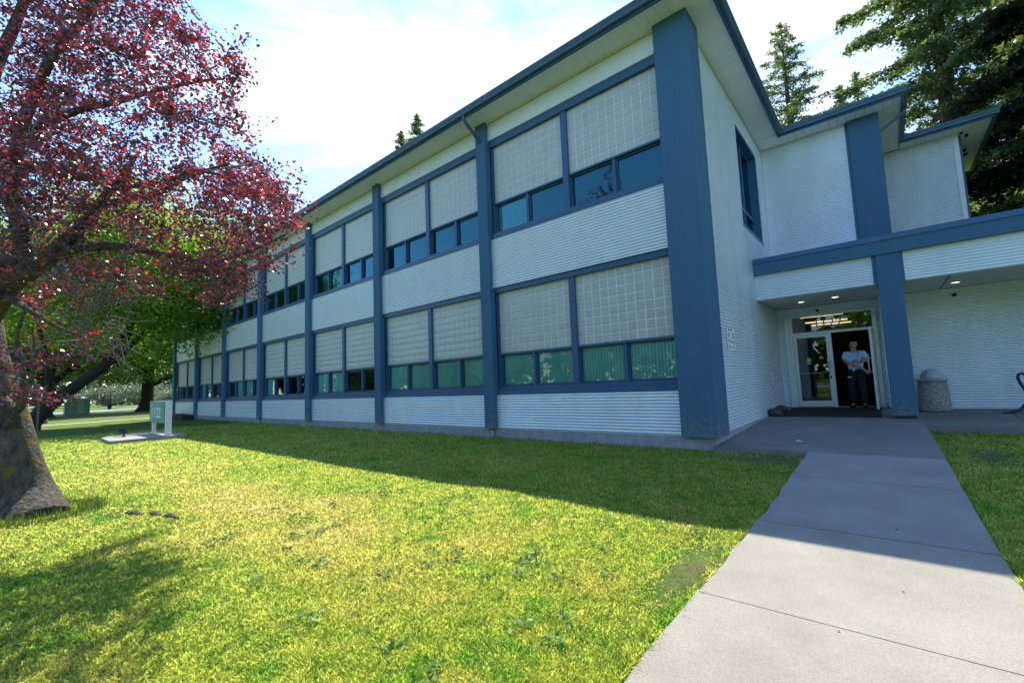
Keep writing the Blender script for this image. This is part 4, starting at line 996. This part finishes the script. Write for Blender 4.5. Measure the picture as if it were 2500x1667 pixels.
# leaning maple (its trunk crosses to the right), near
broad('maple_tree', 'large green maple whose dark trunk leans to the right, nearest of the three', -32.2, -6.7,
      [(5.0, 6.2, 8.0, 4.5, 4.2, 3.8), (1.5, 3.5, 9.5, 4.5, 3.8, 4.2), (-1, 0, 8.0, 4, 3.8, 3.6), (5, 8.4, 6.6, 2.6, 2.2, 2.6), (1.0, 3.6, 5.2, 2.6, 2.4, 1.5)],
      [([(0, 0, -.2), (.0, .20, .4), (.1, .8, 1.25), (.2, 1.7, 2.2), (.4, 2.7, 3.2), (.8, 3.5, 4.8), (1.4, 4.3, 8)], [.60, .40, .31, .28, .26, .22, .1]), ([(.4, 2.7, 3.2), (1.5, 4, 4.8), (3, 5.5, 7)], [.20, .14, .06]), ([(.1, .8, 1.25), (.0, .7, 3), (-.4, .2, 6)], [.2, .16, .08])], 70000, .19, seed=3)
broad('maple_tree', 'tall maple with straight dark trunk standing left of the green cabinet', -60.0, -4.6,
      [(0, 0, 9, 7, 6.5, 5.3), (1, 5, 7.2, 5, 5, 3.8), (-1, -5, 7.5, 6, 5, 4.4), (0, 1, 14, 5.5, 5, 4.5)],
      [([(0, 0, -.2), (0, 0, .8), (.1, .1, 3), (.2, .3, 6), (.2, .3, 12)], [.85, .50, .45, .42, .2]), ([(.1, .1, 3), (1.2, 3, 6), (2, 5, 8)], [.3, .22, .1]), ([(.1, .1, 3.2), (-.6, -2, 6), (-1, -4, 8)], [.3, .22, .1])], 62000, .30, group='maples on the side lawn', seed=4)
broad('maple_tree', 'broad maple with flared trunk between the number sign and the cabinet', -66.0, 3.8,
      [(0, 0, 11, 8, 7.0, 6.5), (2, 5.5, 8, 6.5, 4.5, 4.3), (-1, -5, 9, 6, 5.5, 5.2), (1, 4, 16, 6, 5.5, 5), (3, 8, 12, 5, 3, 6)],
      [([(0, 0, -.2), (0, 0, .5), (0, .05, 1.5), (0, .1, 4), (.1, .3, 7), (.2, .6, 13)], [1.25, .75, .58, .52, .45, .2]), ([(0, .1, 3.0), (.4, 2.2, 4.0), (.8, 4.5, 4.6), (1, 7, 5.6)], [.35, .24, .17, .08]), ([(0, .1, 4), (-.4, -2.5, 7), (-.8, -5, 9.5)], [.35, .25, .1])], 85000, .30, group='maples on the side lawn', seed=5)
broad('maple_tree', 'dense maple filling the gap beside the far end of the office', -58.0, 10.5,
      [(0, 0, 9, 5, 4.5, 6.5), (2, 2, 12.5, 4.5, 4, 4), (1, 3, 5.5, 4, 3.5, 3)],
      [([(0, 0, -.2), (0, 0, 1), (.1, .1, 5), (.2, .3, 12)], [.8, .5, .4, .2])], 50000, .28, group='maples on the side lawn', seed=6)
BUSH = leafmat('grey_green_leaf', (.07, .10, .07), (.20, .25, .17), .25, (.20, .28, .10), spec=.6)
for i, (x, y, s, lb) in enumerate(((-104, 5.4, 1.0, 'small grey green ornamental tree across the street, left of the pair'), (-100, 9.0, 1.05, 'small grey green ornamental tree across the street, right of the pair'), (-112, 16, .8, 'low dark shrub far off behind the broad maple'))):
    broad('ornamental_tree', lb, x, y, [(0, 0, 2.7*s, 2.9*s, 2.6*s, 1.7*s), (.5, -1.5*s, 2.2*s, 1.8*s, 1.8*s, 1.3*s)], [([(0, 0, -.1), (0, .1, .8), (.1, .2, 2.2)], [.28, .2, .1]), ([(0, .1, .5), (.2, .8, 1.2), (.3, 1.2, 2.2)], [.16, .12, .07])], 5200, .24, BUSH, 'ornamental trees across the street', 20+i)
FARM = leafmat('far_foliage', (.035, .07, .045), (.08, .13, .075), .2, (.10, .18, .05))
g = np.random.default_rng(11); P = []
for i in range(92):
    yy = -160+i*5+g.uniform(-3, 3); h = g.uniform(12, 21); c = np.array([-185+g.uniform(-14, 14), yy, h*.5])
    q = g.normal(size=(420, 3)); q /= np.linalg.norm(q, axis=1)[:, None]; P.append(q*(g.random(420)**.3)[:, None]*np.array([6, 6, h*.55])+c)
P = np.concatenate(P); V, F = leaves(P, g.uniform(1.2, 2.4, len(P)), .8, flat=.4)
tag(np_mesh('far_woodland', V, F, FARM, tone=np.repeat(g.random(len(P)), 4)), 'dark far wood along the horizon beyond the street', 'woodland', kind='stuff')

NEEDLE = leafmat('fir_needles', (.026, .062, .036), (.10, .16, .075), .32, (.26, .38, .09), spec=.35)
CBARK = barkmat('fir_bark', (.035, .028, .022), (.10, .08, .06))
def conifer(name, label, x, y, H, Rm, z0=2.0, nb=90, seed=1, size=.22, dens=1.0, group=None, droop=.25, sparse=0.0, m=NEEDLE):
    g = np.random.default_rng(seed); t = thing(name, label, 'tree', (x, y, 0), group=group)
    mb = MB(); mb.tube([(0, 0, -.3), (.05, 0, H*.3), (0, .05, H*.7), (0, 0, H)], [H*.018+.05, H*.014, H*.007, .02], 9)
    P = []; S = []
    for i in range(nb):
        f = (i+.5)/nb; z = z0+(H-z0)*f; L_ = Rm*(1-f)**.80*g.uniform(.62, 1.12)+.15; th = i*2.4+g.uniform(-.4, .4)
        if g.random() < sparse: continue
        rise = .35*(f-.35); pts = []
        for s in np.linspace(0, 1, 6):
            pts.append((math.cos(th)*L_*s, math.sin(th)*L_*s, z+L_*(rise*s-droop*s*s+.10*s**3)))
        mb.tube(pts, [.035*L_**.5*(1-s*.85) for s in np.linspace(0, 1, 6)], 4, cap=False)
        npz = int(L_*34*dens); s = g.random(npz)**.7*.98+.04; side = g.normal(0, 1, npz)*.20*L_**.7*(1-.55*s)
        px_, py_ = np.cos(th), np.sin(th); zz = z+L_*(rise*s-droop*s*s+.10*s**3)
        q = np.stack([px_*L_*s-py_*side, py_*L_*s+px_*side, zz-np.abs(side)*.25-g.random(npz)*.10*L_**.5], 1)
        nn = 5; qq = (q[:, None]+g.normal(0, 1, (npz, nn, 3))*np.array([.13, .13, .06])*size*4.2).reshape(-1, 3); P.append(qq)
    for j in range(14): P.append(np.array([[0, 0, H-.05*j]])+g.normal(0, .03+.012*j, (6, 3)))
    mb.build('trunk', CBARK, t, True); P = np.concatenate(P)
    V, F = leaves(P, size*g.uniform(.6, 1.4, len(P)), .42, flat=.35, droop=.25)
    c = np_mesh('crown', V, F, m, t, tone=np.repeat(g.random(len(P)), 4)); c['kind'] = 'stuff'
    return t
conifer('fir_tree', 'slender sunlit fir standing clear against the sky behind the gutter corner', -1.2, 25, 25.0, 5.6, 8, 120, 31, .16, .85, droop=.14)
conifer('fir_tree', 'left of the two small fir tops poking above the long roof', -34.9, 18, 28.0, 4.2, 12, 90, 32, .26, .8, group='fir tops above the long roof')
conifer('fir_tree', 'right of the two small fir tops poking above the long roof', -32.2, 18, 28.7, 4.0, 12, 90, 33, .26, .8, group='fir tops above the long roof')
conifer('fir_tree', 'small dark fir top just above the wing gutter, nearer the slender fir', 1.45, 34, 24.0, 2.6, 8, 80, 34, .22, .8, group='low fir tops above the wing gutter')
conifer('fir_tree', 'small dark fir top just above the wing gutter, nearer the huge firs', 2.5, 34.6, 24.9, 2.4, 8, 80, 35, .22, .8, group='low fir tops above the wing gutter')
conifer('fir_tree', 'huge dark fir with thick trunk behind the wing roof corner', 6.0, 22.5, 33, 7.0, 6, 120, 36, .24, 1.15, group='huge firs behind the wing', droop=.3)
conifer('fir_tree', 'huge dark fir at the right edge above the blue canopy band', 11.0, 19, 31, 7.4, 4, 120, 37, .24, 1.15, group='huge firs behind the wing', droop=.3)
conifer('fir_tree', 'broad fir between the wing end and the huge firs', 9.5, 28, 27, 6.5, 3, 110, 38, .24, 1.15, group='huge firs behind the wing', droop=.25)
DARKN = leafmat('stand_in_fir_needles', (.006, .010, .010), (.014, .022, .018), .06, (.03, .05, .01), spec=0.0, rough=.95)  # near-black needles for the added fir that darkens the top right corner
conifer('fir_tree', 'added near black fir standing in for the blurred dark shape at top right', 10.6, 10.5, 24, 6.3, 8.5, 260, 39, .20, 2.4, droop=.28, m=DARKN)
g = np.random.default_rng(12); P = []  # unseen tree band, added so the lower panes mirror less bright sky
for i in range(40):
    xx = -110+i*5.2+g.uniform(-2, 2); h = g.uniform(9, 12); c = np.array([xx, -50+g.uniform(-5, 5), h*.45])
    q = g.normal(size=(260, 3)); q /= np.linalg.norm(q, axis=1)[:, None]; P.append(q*(g.random(260)**.3)[:, None]*np.array([5, 5, h*.55])+c)
P = np.concatenate(P); V, F = leaves(P, g.uniform(1.0, 2.0, len(P)), .8, flat=.4)
tag(np_mesh('added_hedge', V, F, FARM, tone=np.repeat(g.random(len(P)), 4)), 'unseen band of dense trees added to darken the reflections in the panes', 'woodland', kind='stuff')
# trees across the front street, mirrored in the windows
for i, (x, y, s, lb) in enumerate(((-22, -34, 1.0, 'leafy street tree mirrored in the panes near the middle of the facade'), (-11, -37, 1.15, 'leafy street tree mirrored in the panes of the second bay'), (3, -33, .8, 'smaller street tree mirrored in the glass entrance door'), (22, -36, 1.1, 'leafy street tree mirrored at the right of the glass entrance'), (-38, -36, 1.2, 'large street tree mirrored in the panes of the far bays'))):
    broad('street_tree', lb, x, y, [(0, 0, 6.5*s, 5.5*s, 4*s, 4.2*s), (1, 0, 11*s, 4.0*s, 3*s, 3.6*s)], [([(0, 0, -.2), (0, 0, 2), (.1, 0, 7)], [.4, .3, .15])], 7000, .34, MAPLE, 'street trees mirrored in the windows', 50+i)
# litter on the lawn and the walk
g = np.random.default_rng(21)
a = np.stack([g.normal(-3.6, 1.6, 260), g.normal(-6.2, .9, 260), np.full(260, .028)], 1)
b = np.stack([g.uniform(1.3, 2.78, 12), g.uniform(-5.4, -.3, 12), np.zeros(12)], 1); b[:, 2] = [wz(y)+.006 for y in b[:, 1]]
c = np.stack([g.uniform(-9, 1, 200), g.uniform(-6, -1, 200), np.full(200, .026)], 1)
P = np.concatenate([a, b, c]); P = P[~((P[:, 0] > 1.25) & (P[:, 2] > .02) & (P[:, 1] > -3))]
V, F = leaves(P, g.uniform(.014, .032, len(P)), .55, flat=.92)
tag(np_mesh('fallen_leaves', V, F, leafmat('dry_leaf', (.05, .03, .02), (.20, .13, .07), .1, (.2, .1, .05)), tone=np.repeat(g.random(len(P)), 4)), 'scattered small dry leaves on the lawn and the walk', 'leaves', kind='stuff')
